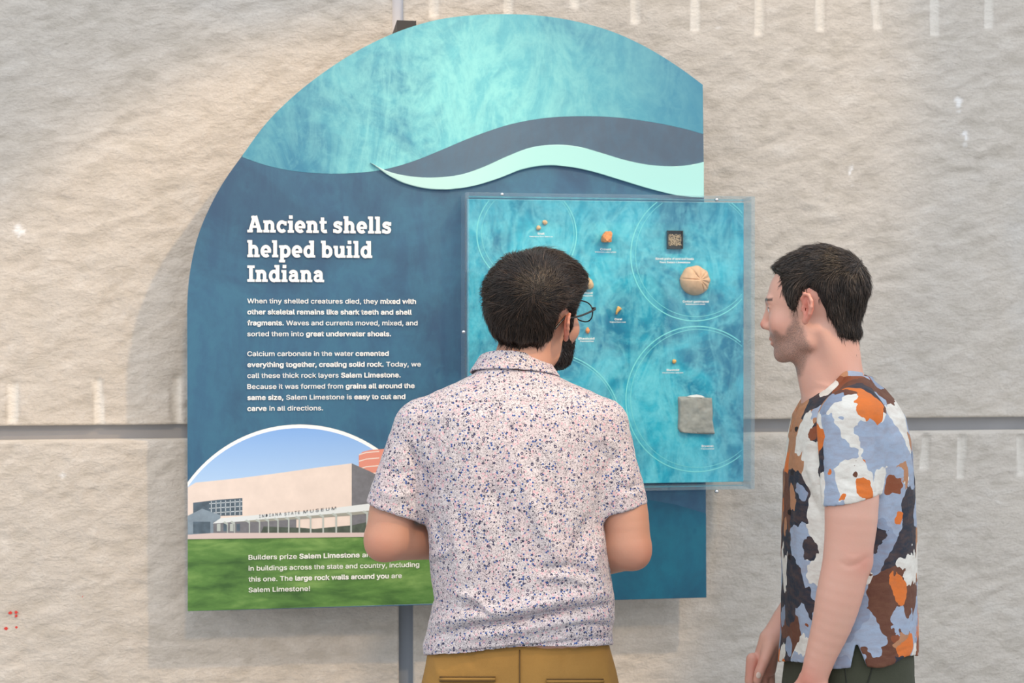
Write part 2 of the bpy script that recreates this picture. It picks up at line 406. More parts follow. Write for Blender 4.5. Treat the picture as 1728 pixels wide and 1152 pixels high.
pq('glazing_print', [(326, 870), (326, 848), (368, 843), (409, 840), (409, 869), (370, 870)], .0013, Mg)
for k in range(7):
    x = 356+k*8; pq('mullion_print', [(x, 869), (x, 846-(x-350)*.07), (x+1.2, 846-(x-350)*.07), (x+1.2, 869)], .0015, Mlt)
for yy in (849, 857, 865): pq('mullion_print', [(353, yy+1.2), (353, yy), (409, yy-4), (409, yy-2.6)], .0015, Mlt)
pq('entrance_print', [(316.8, 903), (316.8, 870), (341, 858), (372, 869), (372, 900)], .0016, streaked('printed_canopy', (128, 146, 160), .6, .15, 40))
pq('entrance_glass', [(326, 900), (326, 880), (355, 880), (355, 900)], .0018, Mg)
pq('undercroft_print', [(360, 900), (360, 880), (470, 872), (500, 872), (500, 898)], .00165, Md)
for k in range(4): pq('undercroft_light', [(366+k*11, 896), (366+k*11, 884), (372+k*11, 883), (372+k*11, 896)], .0017, Mg if k % 2 else Mc)
pq('shrub_print', [(440, 899), (445, 888), (505, 890), (530, 892), (560, 889), (594, 886), (622, 880), (736, 876), (736, 900)], .00172, Mh)
pq('canopy_fascia', [(359, 883), (372, 874), (440, 868), (520, 862), (594, 853), (660, 845), (736, 836), (736, 850), (660, 858), (594, 864), (520, 870), (440, 876), (400, 880)], .0018, Mf)
pq('canopy_soffit', [(400, 880), (440, 876), (520, 870), (594, 864), (736, 850), (736, 854), (594, 869), (520, 874.5), (440, 880)], .00185, plain('printed_soffit', (150, 152, 142), .6))
for k, x in enumerate((383, 395, 420, 437, 452, 468, 486, 504, 523, 544, 566, 591, 618, 650, 690)):
    w_ = 1.6+k*.12; yt = 882-(x-400)*.078
    pq('column_print', [(x, 901), (x, yt+2), (x-7, yt-2), (x-4, yt-4), (x+w_, yt-1), (x+w_, 901)], .0020, Mc)
pq('plaza_print', [(316.8, 909.5), (316.8, 902), (360, 899), (736, 898), (736, 904)], .0022, Mp)

# ------------------------------------------------------------------ lettering
FONT = None
try:
    FONT = bpy.data.fonts.load(os.path.join(bpy.utils.system_resource('DATAFILES'), 'fonts', 'Inter.woff2'))
except Exception: FONT = None
def run_mesh(txt, off, sp=1.0):
    cu = bpy.data.curves.new('t', 'FONT'); cu.body = txt; cu.size = 1.0; cu.offset = off; cu.resolution_u = 2; cu.space_character = sp
    if FONT: cu.font = FONT
    ob = bpy.data.objects.new('t', cu); C.objects.link(ob)
    dg = bpy.context.evaluated_depsgraph_get(); dg.update()
    me = bpy.data.meshes.new_from_object(ob.evaluated_get(dg))
    v = np.zeros(len(me.vertices)*3); me.vertices.foreach_get('co', v); v = v.reshape(-1, 3)
    f = [tuple(p.vertices) for p in me.polygons]
    bpy.data.objects.remove(ob); bpy.data.curves.remove(cu); bpy.data.meshes.remove(me)
    return v, f
def adv(txt, bold):
    # advance width incl. trailing space: measure with a guard letter
    a, _ = run_mesh(txt+'l', 0); b, _ = run_mesh('l', 0)
    return a[:, 0].max()-b[:, 0].max()
def text_line(name, runs, xl, xr, yb, size_px, Y, m, parent, sp=1.0):
    """runs: [(text, bold)], set between pixels xl..xr on the plane y=Y with baseline yb"""
    x = 0; V = []; Fc = []
    for txt, bold in runs:
        v, f = run_mesh(txt, .019 if bold else .006, sp)
        if len(v):
            b0 = sum(len(a) for a in V); v = v.copy(); v[:, 0] += x; V.append(v); Fc += [tuple(i+b0 for i in q) for q in f]
        x += adv(txt, bold)+(.02 if bold else 0)
    V = np.vstack(V); P0, P1 = onY(xl, yb, Y), onY(xr, yb, Y)
    mpp = np.linalg.norm(P1-P0)/(xr-xl)
    sx = (P1[0]-P0[0])/(V[:, 0].max()-V[:, 0].min()); sz = size_px*mpp
    out = np.stack([P0[0]+(V[:, 0]-V[:, 0].min())*sx, np.full(len(V), Y), P0[2]+V[:, 1]*sz], 1)
    return link(name, mesh_np(name, out, Fc), m, parent)
YT = YP-.0040
S = 15.3
for yb, xr, runs in (
    (511.5, 702, [('When tiny shelled creatures died, they ', 0), ('mixed with', 1)]),
    (530, 695, [('other skeletal remains like shark teeth and shell', 1)]),
    (548.5, 704.5, [('fragments.', 1), (' Waves and currents moved, mixed, and', 0)]),
    (567, 660, [('sorted them into ', 0), ('great underwater shoals.', 1)]),
    (600.6, 656, [('Calcium carbonate in the water ', 0), ('cemented', 1)]),
    (619, 710, [('everything together, creating solid rock.', 1), (' Today, we', 0)]),
    (637.4, 676, [('call these thick rock layers ', 0), ('Salem Limestone.', 1)]),
    (656, 700, [('Because it was formed from ', 0), ('grains all around the', 1)]),
    (674.5, 684, [('same size,', 1), (' Salem Limestone is ', 0), ('easy to cut and', 1)]),
    (693, 545, [('carve', 1), (' in all directions.', 0)]),
    (944, 668, [('Builders prize ', 0), ('Salem Limestone', 1), (' and use it', 0)]),
    (962.6, 707.5, [('in buildings across the state and country, including', 0)]),
    (981, 678, [('this one. The ', 0), ('large rock walls around you', 1), (' are', 0)]),
    (999, 523, [('Salem Limestone!', 0)])):
    text_line('text_line', runs, 417.4 if yb < 900 else 419.5, xr, yb, S, YT, M_white, panel)
for txt, xl, xr, yb in (('INDIANA', 437.5, 475, 873.5), ('STATE', 480, 506, 869.5), ('MUSEUM', 512, 567, 866)):
    o = text_line('building_letters', [(txt, 0)], xl, xr, yb, 10.0, YB-.0026, Mbl, panel, 1.35)
    # the lettering climbs with the fascia in the printed picture
    me = o.data; x0 = min(v.co.x for v in me.vertices)
    for v in me.vertices: v.co.z += (v.co.x-x0)*.10

# slab-serif heading drawn stroke by stroke
def arcp(cx, cy, rx, ry, a0, a1, n=18): return [(cx+rx*math.cos(math.radians(a0+(a1-a0)*i/n)), cy+ry*math.sin(math.radians(a0+(a1-a0)*i/n))) for i in range(n+1)]
w1, sf = .31, .21
def stem(x, a, b): return ([(x, a), (x, b)], w1)
def ser(x0, x1, y): return ([(x0, y), (x1, y)], sf)
sb, st, sa = sf/2, 1-sf/2, 1.42-sf/2
arch = ([(.25, .62), (.34, .80), (.5, .875), (.66, .84), (.755, .70), (.77, .5), (.77, 0)], w1*.93)
G = {
 'A': (1.26, [([(.24, .1), (.60, 1.37)], w1*.9), ([(.66, 1.37), (1.03, .1)], w1), ([(.38, .47), (.88, .47)], .2), ser(0, .46, sb), ser(.80, 1.26, sb), ser(.34, .62, 1.37-sb)]),
 'n': (1.04, [stem(.25, 0, 1), ser(0, .3, st), ser(0, .5, sb), arch, ser(.56, 1.04, sb)]),
 'h': (1.04, [stem(.25, 0, 1.42), ser(0, .3, sa), ser(0, .5, sb), arch, ser(.56, 1.04, sb)]),
 'c': (.86, [(arcp(.45, .5, .31, .385, 48, 318), w1*.92), ([(.74, .60), (.74, .95)], .2)]),
 'i': (.52, [stem(.26, 0, 1), ser(0, .3, st), ser(0, .52, sb), ([(.26, 1.16), (.26, 1.44)], .31)]),
 'l': (.52, [stem(.26, 0, 1.42), ser(0, .3, sa), ser(0, .52, sb)]),
 'I': (.62, [stem(.31, 0, 1.37), ser(0, .62, sb), ser(0, .62, 1.37-sb)]),
 'e': (.90, [(arcp(.45, .5, .31, .385, 0, 312), w1*.92), ([(.16, .47), (.88, .47)], .19)]),
 't': (.64, [([(.25, 1.30), (.25, .36), (.30, .20), (.43, .125), (.62, .15)], w1*.92), ser(0, .60, st)]),
 's': (.82, [([(.66, .70), (.58, .84), (.42, .885), (.24, .84), (.175, .71), (.24, .60), (.42, .53), (.58, .45), (.655, .31), (.58, .16), (.40, .11), (.22, .16), (.15, .30)], .26), ([(.70, .66), (.70, .96)], .18), ([(.11, .04), (.11, .34)], .18)]),
 'p': (1.0, [stem(.25, -.42, 1), ser(0, .3, st), ser(0, .5, -.42+sb), (arcp(.54, .5, .30, .385, 0, 360, 26), w1*.92)]),
 'b': (1.0, [stem(.25, 0, 1.42), ser(0, .3, sa), (arcp(.54, .5, .30, .385, 0, 360, 26), w1*.92)]),
 'd': (1.02, [stem(.76, 0, 1.42), ser(.50, .78, sa), ser(.76, 1.02, sb), (arcp(.46, .5, .30, .385, 0, 360, 26), w1*.92)]),
 'u': (1.04, [([(.23, 1), (.23, .42), (.28, .22), (.42, .125), (.58, .16), (.72, .30), (.77, .45)], w1*.93), stem(.78, 0, 1), ser(0, .3, st), ser(.54, .8, st), ser(.78, 1.04, sb)]),
 'a': (.94, [([(.17, .70), (.24, .83), (.42, .885), (.60, .82), (.67, .64), (.67, 0)], w1*.9), ser(.67, .94, sb), ([(.67, .53), (.42, .55), (.22, .48), (.155, .31), (.23, .15), (.40, .115), (.57, .19), (.67, .32)], .24)]),
}
def heading(txt, xl, xr, yb, xh):
    polys = []; x = 0
    for ch in txt:
        if ch == ' ': x += .42; continue
        wd, strokes = G[ch]
        for k, (pl, wdt) in enumerate(strokes):
            pl = np.array(pl, float)
            if len(pl) > 2 and not (len(pl) > 14): pl = np.array(catmull(pl, 4))
            t_ = np.gradient(pl, axis=0); t_ /= np.linalg.norm(t_, axis=1)[:, None]+1e-9; nn = np.stack([-t_[:, 1], t_[:, 0]], 1)
            polys.append((pl+nn*wdt/2+[x, 0], pl-nn*wdt/2+[x, 0], k))
        x += wd+.075
    W = x-.075; P0, P1 = onY(xl, yb, YT), onY(xr, yb, YT); mpp = np.linalg.norm(P1-P0)/(xr-xl)
    sx = (P1[0]-P0[0])/W; sz = xh*mpp; V = []; Fc = []
    for a, b, k in polys:
        n = len(a); b0 = len(V)
        for q in np.vstack([a, b]): V.append((P0[0]+q[0]*sx, YT-.00003*k, P0[2]+q[1]*sz))
        for i in range(n-1): Fc.append((b0+i, b0+i+1, b0+n+i+1, b0+n+i))
    return link('heading_text', mesh_np('heading_text', V, Fc), M_white, panel)
heading('Ancient shells', 417.4, 660.6, 391.8, 20.3)
heading('helped build', 417.4, 628, 433.6, 20.3)
heading('Indiana', 417.4, 547, 475.3, 20.3)

# ================================================================== the display case
YF, YK = YP-.085, YP-.022      # outer face of the cover, face of the specimen board
def acrylic(name, tintc=(.97, .985, .985), milk=0.0):
    t = NT(name); t.t.nodes.remove(t.b)
    tr = t.n('BsdfTransparent', {'Color': (*tintc, 1)}); gl = t.n('BsdfGlossy', {'Color': (1, 1, 1, 1), 'Roughness': .02})
    fr = t.n('Fresnel', {'IOR': 1.45})
    gm = t.n('NewGeometry').outputs['Backfacing']; fo = t.math('MULTIPLY', fr.outputs[0], t.math('SUBTRACT', 1.0, gm))
    mx = t.n('MixShader', {0: fo, 1: tr.outputs[0], 2: gl.outputs[0]})
    if milk: mx = t.n('MixShader', {0: milk, 1: mx.outputs[0], 2: t.n('BsdfDiffuse', {'Color': (.50, .62, .70, 1)}).outputs[0]})
    t.t.links.new(mx.outputs[0], t.out.inputs[0]); return t.m
M_acr = acrylic('clear_acrylic'); M_edge = acrylic('acrylic_edge', (.88, .93, .96), .12)
c0 = onY(785, 833, YF); c1 = onY(1275, 331, YF)
case = thing('display_case', ((c0[0]+c1[0])/2, YP, c0[2]), 'shallow clear acrylic display case of fossils over a turquoise board, mounted on panel', 'display case')
pb0 = (c0[0]+.013, 0, c0[2]+.012); pb1 = (c1[0]-.010, 0, c1[2]-.010)
box('specimen_board', (pb0[0], YK, pb0[2]), (pb1[0], YP-.001, pb1[2]), M_teal, case, .0015)
TH = .006
bm = bmesh.new(); add_box(bm, (c0[0], YF, c0[2]), (c1[0], YF+TH, c1[2]), .0012); link('front_pane', bm_mesh(bm, 'front_pane'), M_acr, case)
box('side_pane', (c0[0], YF+TH, c0[2]), (c0[0]+.010, YP-.001, c1[2]), M_edge, case)
box('side_pane', (c1[0]-.009, YF+TH, c0[2]), (c1[0], YP-.001, c1[2]), M_edge, case)
box('top_pane', (c0[0]+.010, YF+TH, c1[2]-.008), (c1[0]-.009, YP-.001, c1[2]), M_edge, case)
box('bottom_pane', (c0[0]+.010, YF+TH, c0[2]), (c1[0]-.009, YP-.001, c0[2]+.008), M_edge, case)
M_steel = plain('steel_pin', (210, 212, 215), .2, 1.0)
for px, py in ((847, 328), (1209, 337), (1209, 829), (782, 560)):
    p = onY(px, py, YF); bm = bmesh.new()
    bmesh.ops.create_cone(bm, cap_ends=True, segments=14, radius1=.0045, radius2=.0038, depth=.006, matrix=Matrix.Translation((p[0], YF-.002, p[2])) @ Matrix.Rotation(math.pi/2, 4, 'X'))
    link('screw', bm_mesh(bm, 'screw'), M_steel, case, True)
# printed rings and captions on the board
M_ring = plain('printed_pale_ring', (120, 214, 220), .4)
def ring(cx, cy, r, wpx):
    c = onY(cx, cy, YK); mpp = np.linalg.norm(onY(cx+1, cy, YK)-c)
    V = []; Fc = []; n = 140; keep = []
    for i in range(n):
        a = 2*math.pi*i/n
        for rr in (r-wpx/2, r+wpx/2):
            V.append((c[0]+rr*mpp*math.cos(a), YK-.0006, c[2]+rr*mpp*math.sin(a)))
    ok = lambda p: pb0[0]+.001 < p[0] < pb1[0]-.001 and pb0[2]+.001 < p[2] < pb1[2]-.001
    for i in range(n):
        j = (i+1) % n; q = (2*i, 2*i+1, 2*j+1, 2*j)
        if all(ok(V[k]) for k in q): Fc.append(q)
    link('printed_ring', mesh_np('printed_ring', V, Fc), M_ring, case)
for cx, cy, r in ((889, 395, 84), (1172, 431, 107), (1176, 673, 119), (925, 721, 124)):
    ring(cx, cy, r, 1.6); ring(cx+2, cy-1, r-6, .8)
M_cap = plain('white_caption', (236, 240, 242), .5)
for txt, xl, xr, yb, s in (
    ('Snail', 907, 919, 395.6, 6.4), ('Gastropod from Salem Ls', 893, 933, 399.6, 3.4),
    ('Crinoid', 1013, 1031, 422, 6.4), ('Crinoidea calyx plate', 1004, 1040, 425.8, 3.4),
    ('Sieved grains of sand and fossils', 1106, 1171, 438, 6.6), ('from Salem Limestone', 1113, 1165, 443.6, 5.4),
    ('Brachiopod', 976, 1000, 495.5, 6.0), ('Brachiopoda', 976, 1000, 499.6, 3.4),
    ('Coiled gastropod', 1152, 1196, 510, 6.0), ('Bellerophon shell', 1157, 1190, 514, 3.6),
    ('Coral', 1037, 1050, 540, 6.0), ('Rugose horn coral', 1029, 1056, 544, 3.4),
    ('Blastoid', 976, 1003, 572.6, 6.4), ('Pentremites', 979, 1002, 576.4, 3.6),
    ('Blastoid', 1125, 1146, 625.6, 6.0), ('Pentremites species', 1118, 1153, 629.6, 3.4),
    ('Bryozoan', 1184, 1204, 754, 6.4), ('Fenestella', 1183, 1205, 758, 3.4)):
    text_line('caption_text', [(txt, 1)], xl, xr, yb, s, YK-.0009, M_cap, case)

# ================================================================== specimens
def rock_blob(name, px, py, rpx, m, label, cat='fossil', sc=(1, .8, 1), seed=0, amp=.18, sub=3, Y=None, pts=None, group=None, hard=False):
    p = onY(px, py, YK-.004); mpp = 1/700
    bm = bmesh.new(); bmesh.ops.create_icosphere(bm, subdivisions=sub, radius=1)
    for v in bm.verts:
        q = np.array([list(v.co)])*1.3+seed
        d = 1+amp*float(fbm(q, 3)[0])*2
        c = v.co*d
        if hard:
            c = Vector((max(-.8, min(.8, c.x)), c.y, max(-.75, c.z)))
        v.co = Vector((c.x*rpx*mpp*sc[0], c.y*rpx*mpp*sc[1], c.z*rpx*mpp*sc[2]))
    y = YK-rpx*mpp*sc[1]*.92
    me = bm_mesh(bm, name); o = link(name, me, m, None, not hard); o.location = (p[0], y, p[2]); tag(o, label, cat, group); return o
M_tan = streaked('tan_fossil', (208, 176, 138), .8, .18, 300); M_org = streaked('orange_fossil', (214, 138, 82), .8, .2, 300)
M_ylw = streaked('ochre_fossil', (214, 170, 104), .8, .15, 300)
rock_blob('snail_fossil', 909, 384.5, 4.2, M_tan, 'tiny tan fossil, lower of the pair at top left of case', seed=1)
rock_blob('snail_fossil', 919.5, 375, 4.0, M_tan, 'tiny pale fossil, upper of the pair at top left of case', seed=2)
rock_blob('crinoid_fossil', 1022, 401.5, 10, M_org, 'small angular orange fossil near the top centre of case', seed=3, amp=.32, hard=True, sc=(1, 1.3, 1.05))
rock_blob('brachiopod_fossil', 989, 477, 13, M_tan, 'cream wedge fossil beside the bearded man\'s forehead', seed=4, amp=.22, sc=(1, .6, .85))
rock_blob('blastoid_fossil', 991.5, 557.5, 4.6, M_org, 'tiny round ochre fossil just below the eyeglasses', seed=6, sc=(.8, .8, 1.1))
rock_blob('blastoid_fossil', 1138, 609.5, 3.7, M_ylw, 'tiny yellow fossil above the grey slab in lower right ring', seed=7)
# horn coral: curved cone
pp = [onY(x, y, YK-.006) for x, y in ((1040, 530.5), (1041, 526), (1043.5, 522), (1046, 518.5))]
bm_ = tube_mesh([(np.array(pp)-pp[0], [.0018, .003, .0048, .0062])], 12, 'horn_coral_fossil')
o = link('horn_coral_fossil', bm_, M_ylw, None, True); o.location = pp[0]; tag(o, 'small pale horn-shaped fossil right of the eyeglasses', 'fossil')
# coiled shell with ribs
c = onY(1174, 473, YK-.01); R0 = 26.5/700
sh = thing('coiled_shell_fossil', (c[0], YK, c[2]), 'large round tan ribbed fossil shell, right of the case', 'fossil')
n1, n2 = 96, 40; V = []; Fc = []
for i in range(n1):
    a = 2*math.pi*i/n1
    for j in range(n2+1):
        rr = j/n2
        X_, Z_ = math.cos(a)*rr, math.sin(a)*rr
        # hub lies low left, ribs fan from it over the top and right side
        hx, hz = .20, .02
        dx, dz = X_-hx, Z_-hz; th = math.degrees(math.atan2(dz, dx)); rad = math.hypot(dx, dz)
        hgt = math.sqrt(max(0, 1-rr*rr))*.62
        for g in (-68, -44, -16, 16, 48, 84, 124, 176):
            dd = abs((th-g+180) % 360-180)*math.radians(1)*rad
            if rad > .05: hgt -= .11*math.exp(-(dd/.038)**2)*min(1, rad*3)*min(1, (1-rr)*8)
        if th > 177 or th < -70: hgt += .16*max(0, 1-rr)
        lob = 1+.03*math.cos(math.radians(th)*8) if th > -60 else 1.0
        V.append((c[0]+X_*R0*lob*1.0, YK-.002-max(0, hgt)*R0*1.1, c[2]+Z_*R0*lob*.97))
for i in range(n1):
    i2 = (i+1) % n1
    for j in range(n2): Fc.append((i*(n2+1)+j, i*(n2+1)+j+1, i2*(n2+1)+j+1, i2*(n2+1)+j))
link('shell_body', mesh_np('shell_body', V, Fc), streaked('tan_shell', (206, 170, 138), .75, .12, 90), sh, True)
# box of grains
a0, a1 = onY(1127, 419.5, YK-.012), onY(1153, 389, YK-.012); zb, zt = a0[2], a1[2]; x0, x1 = a0[0], a1[0]
gb = thing('grain_box', ((x0+x1)/2, YK, zb), 'small square black tray of sandy grains near top right of case', 'tray')
Mk = plain('black_tray', (34, 44, 48), .4)
bm = bmesh.new(); add_box(bm, (x0, YK-.004, zb), (x1, YK, zt))
for lo, hi in (((x0, YK-.012, zb), (x0+.0015, YK-.004, zt)), ((x1-.0015, YK-.012, zb), (x1, YK-.004, zt)), ((x0, YK-.012, zt-.0015), (x1, YK-.004, zt)), ((x0, YK-.012, zb), (x1, YK-.004, zb+.0015))): add_box(bm, lo, hi)
link('tray', bm_mesh(bm, 'tray'), Mk, gb)
bm = bmesh.new()
for k in range(260):
    gxx, gzz = random.uniform(x0+.003, x1-.003), random.uniform(zb+.0085, zt-.0095)
    bmesh.ops.create_icosphere(bm, subdivisions=1, radius=random.uniform(.0009, .0016), matrix=Matrix.Translation((gxx, YK-random.uniform(.0042, .0062), gzz)))
o = link('grains', bm_mesh(bm, 'grains'), streaked('sandy_grains', (188, 172, 148), .8, .5, 500), gb); tag(o, 'sandy tan grains', kind='stuff')
# grey slab with a bryozoan imprint
pts = [(1146, 671), (1147, 668), (1160, 669.5), (1175, 670), (1190, 671), (1203, 671), (1204.5, 690), (1204, 708), (1206.5, 722), (1208, 733), (1195, 733), (1182, 732), (1166, 731), (1150, 730), (1145.5, 723), (1146.5, 700)]
gs = thing('stone_slab_fossil', tuple(onY(1176, 733, YK)), 'grey squarish flat stone slab with rough surface, lower right of case', 'fossil')
P = [onY(x, y, YK-.012) for x, y in pts]; xs = [p[0] for p in P]; zs = [p[2] for p in P]
from mathutils.geometry import tessellate_polygon
nx_, nz_ = 44, 46; V = []; Fc = []
def edge_x(z, side):
    xsn = []
    for k in range(len(P)):
        A, B = P[k], P[(k+1) % len(P)]
        if (A[2]-z)*(B[2]-z) <= 0 and abs(A[2]-B[2]) > 1e-9: xsn.append(A[0]+(B[0]-A[0])*(z-A[2])/(B[2]-A[2]))
    return (min(xsn) if side < 0 else max(xsn)) if xsn else (P[0][0] if side < 0 else P[5][0])
zlo, zhi = min(zs)+.0006, max(zs)-.0016
for i in range(nx_):
    for j in range(nz_):
        z = zlo+(zhi-zlo)*j/(nz_-1); xl_, xr_ = edge_x(z, -1), edge_x(z, 1); x = xl_+(xr_-xl_)*i/(nx_-1)
        e = min(i, nx_-1-i, j, nz_-1-j)/3; e = min(1, e)
        d = .010+.0035*float(fbm(np.array([[x*60, z*60, 2.]]), 3)[0])
        V.append((x, YK-.001-d*(.55+.45*math.sqrt(e)) if e > 0 else YK, z+.0008*float(vnoise(np.array([[x*200, 0, 0.]]))[0])))
for i in range(nx_-1):
    for j in range(nz_-1): Fc.append((i*nz_+j, (i+1)*nz_+j, (i+1)*nz_+j+1, i*nz_+j+1))
link('slab_body', mesh_np('slab_body', V, Fc), streaked('grey_slab', (150, 152, 148), .8, .12, 60), gs, True)
prism('support_clip', [(1160, 669), (1166, 667), (1177, 665.5), (1184, 667), (1190, 670), (1176, 671)], YK-.009, .007, plain('white_clip', (236, 240, 240), .4), gs)
# ================================================================== implicit-surface modelling of the two people
# Authored in a local frame per person: 1 unit = 1.15 mm, u to the right, v down, w away from the viewer.
KP = 869.0
def to_world(p):
    p = np.asarray(p, float)
    return CAM + F_*2.9 + ((p[..., 0:1]-864)/KP)*R_ - ((p[..., 1:2]-576)/KP)*U_ + (p[..., 2:3]/KP)*F_
V_FLOOR = 576+KP*1.62-10
def A(u, v, w=0.0):
    s = 1+w/F_PX
    return np.array([864+(u-864)*s, 576+(v-576)*s, w])
def smin(a, b, k):
    h = np.maximum(k-np.abs(a-b), 0)/k; return np.minimum(a, b)-h*h*k*.25
def smax(a, b, k): return -smin(-a, -b, k)
def sph(p, c, r): return np.sqrt(((p-np.asarray(c, np.float32))**2).sum(1))-r
def ell(p, c, r, M=None):
    q = p-np.asarray(c, np.float32)
    if M is not None: q = q @ np.asarray(M, np.float32)
    r = np.asarray(r, np.float32)
    k0 = np.sqrt(((q/r)**2).sum(1)); k1 = np.sqrt(((q/(r*r))**2).sum(1))
    return k0*(k0-1)/(k1+1e-6)
def rc(p, a, b, ra, rb):
    a = np.asarray(a, np.float32); b = np.asarray(b, np.float32); ab = b-a
    t = np.clip(((p-a) @ ab)/max(float(ab @ ab), 1e-6), 0, 1)
    return np.sqrt(((p-a-t[:, None]*ab)**2).sum(1))-(ra+(rb-ra)*t)
def chain(p, pts, rad, k):
    d = None
    for i in range(len(pts)-1):
        e = rc(p, pts[i], pts[i+1], rad[i], rad[i+1]); d = e if d is None else smin(d, e, k)
    return d
def rcf(p, a, b, ra, rb, flat):
    """capsule flattened along w by factor flat"""
    s = np.array([1, 1, 1/flat], np.float32); return rc(p*s, np.asarray(a)*s, np.asarray(b)*s, ra, rb)*min(1, flat)
def loft(p, rows, ex=2.3):
    """rows: v, uc, hu, wc, hw  -> superelliptic column"""
    rows = np.asarray(rows, np.float32); v = p[:, 1]
    g = [np.interp(v, rows[:, 0], rows[:, i]) for i in range(1, 5)]
    a = np.abs((p[:, 0]-g[0])/g[1]); b = np.abs((p[:, 2]-g[2])/g[3])
    k = (a**ex+b**ex)**(1/ex)
    d = (k-1)*np.minimum(g[1], g[3])
    return np.maximum(d, np.maximum(rows[0, 0]-v, v-rows[-1, 0]))
def poly2(x, y, P):
    """signed distance to a polygon (negative inside)"""
    P = np.asarray(P, np.float32); d = np.full(len(x), 1e9, np.float32); ins = np.zeros(len(x), bool)
    for i in range(len(P)):
        a, b = P[i], P[(i+1) % len(P)]; e = b-a; wx, wy = x-a[0], y-a[1]
        t = np.clip((wx*e[0]+wy*e[1])/(e @ e), 0, 1); d = np.minimum(d, (wx-e[0]*t)**2+(wy-e[1]*t)**2)
        c = ((a[1] > y) != (b[1] > y)) & (x < (b[0]-a[0])*(y-a[1])/(b[1]-a[1]+1e-12)+a[0]); ins ^= c
    return np.sqrt(d)*np.where(ins, -1, 1)
def mesh_sdf(f, lo, hi, h):
    B = 8; lo = np.asarray(lo, float); hi = np.asarray(hi, float)
    nb = np.ceil((hi-lo)/(h*B)).astype(int); n = nb*B
    gi = np.stack(np.meshgrid(*[np.arange(k) for k in nb], indexing='ij'), -1).reshape(-1, 3)
    cen = (lo+(gi*B+B/2-.5)*h).astype(np.float32)
    dc = f(cen); act = np.abs(dc) < B*h*1.25
    D = np.ones(tuple(n), np.float32)
    D5 = D.reshape(nb[0], B, nb[1], B, nb[2], B)
    D5[:] = np.where(dc > 0, 1.0, -1.0).reshape(tuple(nb)).astype(np.float32)[:, None, :, None, :, None]
    o = np.stack(np.meshgrid(*[np.arange(B)]*3, indexing='ij'), -1).reshape(-1, 3)
    ai = gi[act]
    for s in range(0, len(ai), 1500):
        a = ai[s:s+1500]
        P = (lo+(a[:, None, :]*B+o[None])*h).astype(np.float32).reshape(-1, 3)
        d = f(P).reshape(len(a), B, B, B)
        D5[a[:, 0], :, a[:, 1], :, a[:, 2], :] = d
    D[0] = D[-1] = 1; D[:, 0] = D[:, -1] = 1; D[:, :, 0] = D[:, :, -1] = 1
    S = D < 0
    c8 = [S[i:n[0]-1+i, j:n[1]-1+j, k:n[2]-1+k] for i in (0, 1) for j in (0, 1) for k in (0, 1)]
    anyv = c8[0].copy(); allv = c8[0].copy()
    for c in c8[1:]: anyv |= c; allv &= c
    cells = np.argwhere(anyv & ~allv)
    cv = np.stack([D[cells[:, 0]+i, cells[:, 1]+j, cells[:, 2]+k] for i in (0, 1) for j in (0, 1) for k in (0, 1)], 1)
    cor = np.array([(i, j, k) for i in (0, 1) for j in (0, 1) for k in (0, 1)], np.float32)
    acc = np.zeros((len(cells), 3), np.float32); cnt = np.zeros(len(cells), np.float32)
    for a in range(8):
        for b in range(a+1, 8):
            if abs(cor[a]-cor[b]).sum() != 1: continue
            x = (cv[:, a] < 0) != (cv[:, b] < 0)
            t = cv[:, a]/(cv[:, a]-cv[:, b]+1e-20); pt = cor[a]+(cor[b]-cor[a])*t[:, None]
            acc += np.where(x[:, None], pt, 0); cnt += x
    V = lo+(cells+acc/cnt[:, None])*h
    idx = np.full(tuple(n-1), -1, np.int32); idx[tuple(cells.T)] = np.arange(len(cells))
    Q = []
    for ax in range(3):
        b_, c_ = (ax+1) % 3, (ax+2) % 3
        sl0 = [slice(1, n[i]-1) for i in range(3)]; sl1 = list(sl0); sl0[ax] = slice(0, n[ax]-1); sl1[ax] = slice(1, n[ax])
        s0, s1 = S[tuple(sl0)], S[tuple(sl1)]
        e = np.argwhere(s0 != s1); off = np.array([1, 1, 1]); off[ax] = 0; e = e+off
        flip = S[tuple(e.T)]
        def at(db, dc_):
            q = e.copy(); q[:, b_] -= db; q[:, c_] -= dc_; return idx[tuple(q.T)]
        q = np.stack([at(1, 1), at(0, 1), at(0, 0), at(1, 0)], 1)
        q[~flip] = q[~flip][:, ::-1]
        Q.append(q)
    Q = np.vstack(Q); Q = Q[(Q >= 0).all(1)]
    return V.astype(np.float32), Q
def grad(f, P, e=.6):
    g = np.stack([f(P+np.array(d, np.float32)*e)-f(P-np.array(d, np.float32)*e) for d in ((1, 0, 0), (0, 1, 0), (0, 0, 1))], 1)
    return g/(np.linalg.norm(g, axis=1)[:, None]+1e-9)
def frame(right, fwd):
    f = np.array(fwd, float); f /= np.linalg.norm(f); r = np.array(right, float); r -= f*(r @ f); r /= np.linalg.norm(r)
    up = np.cross(r, f)*-1  # u right, v down, w away: left-handed, so flip
    if up[1] > 0: up = -up
    return np.stack([r, f, up], 0)   # rows: local x, y, z in (u,v,w)
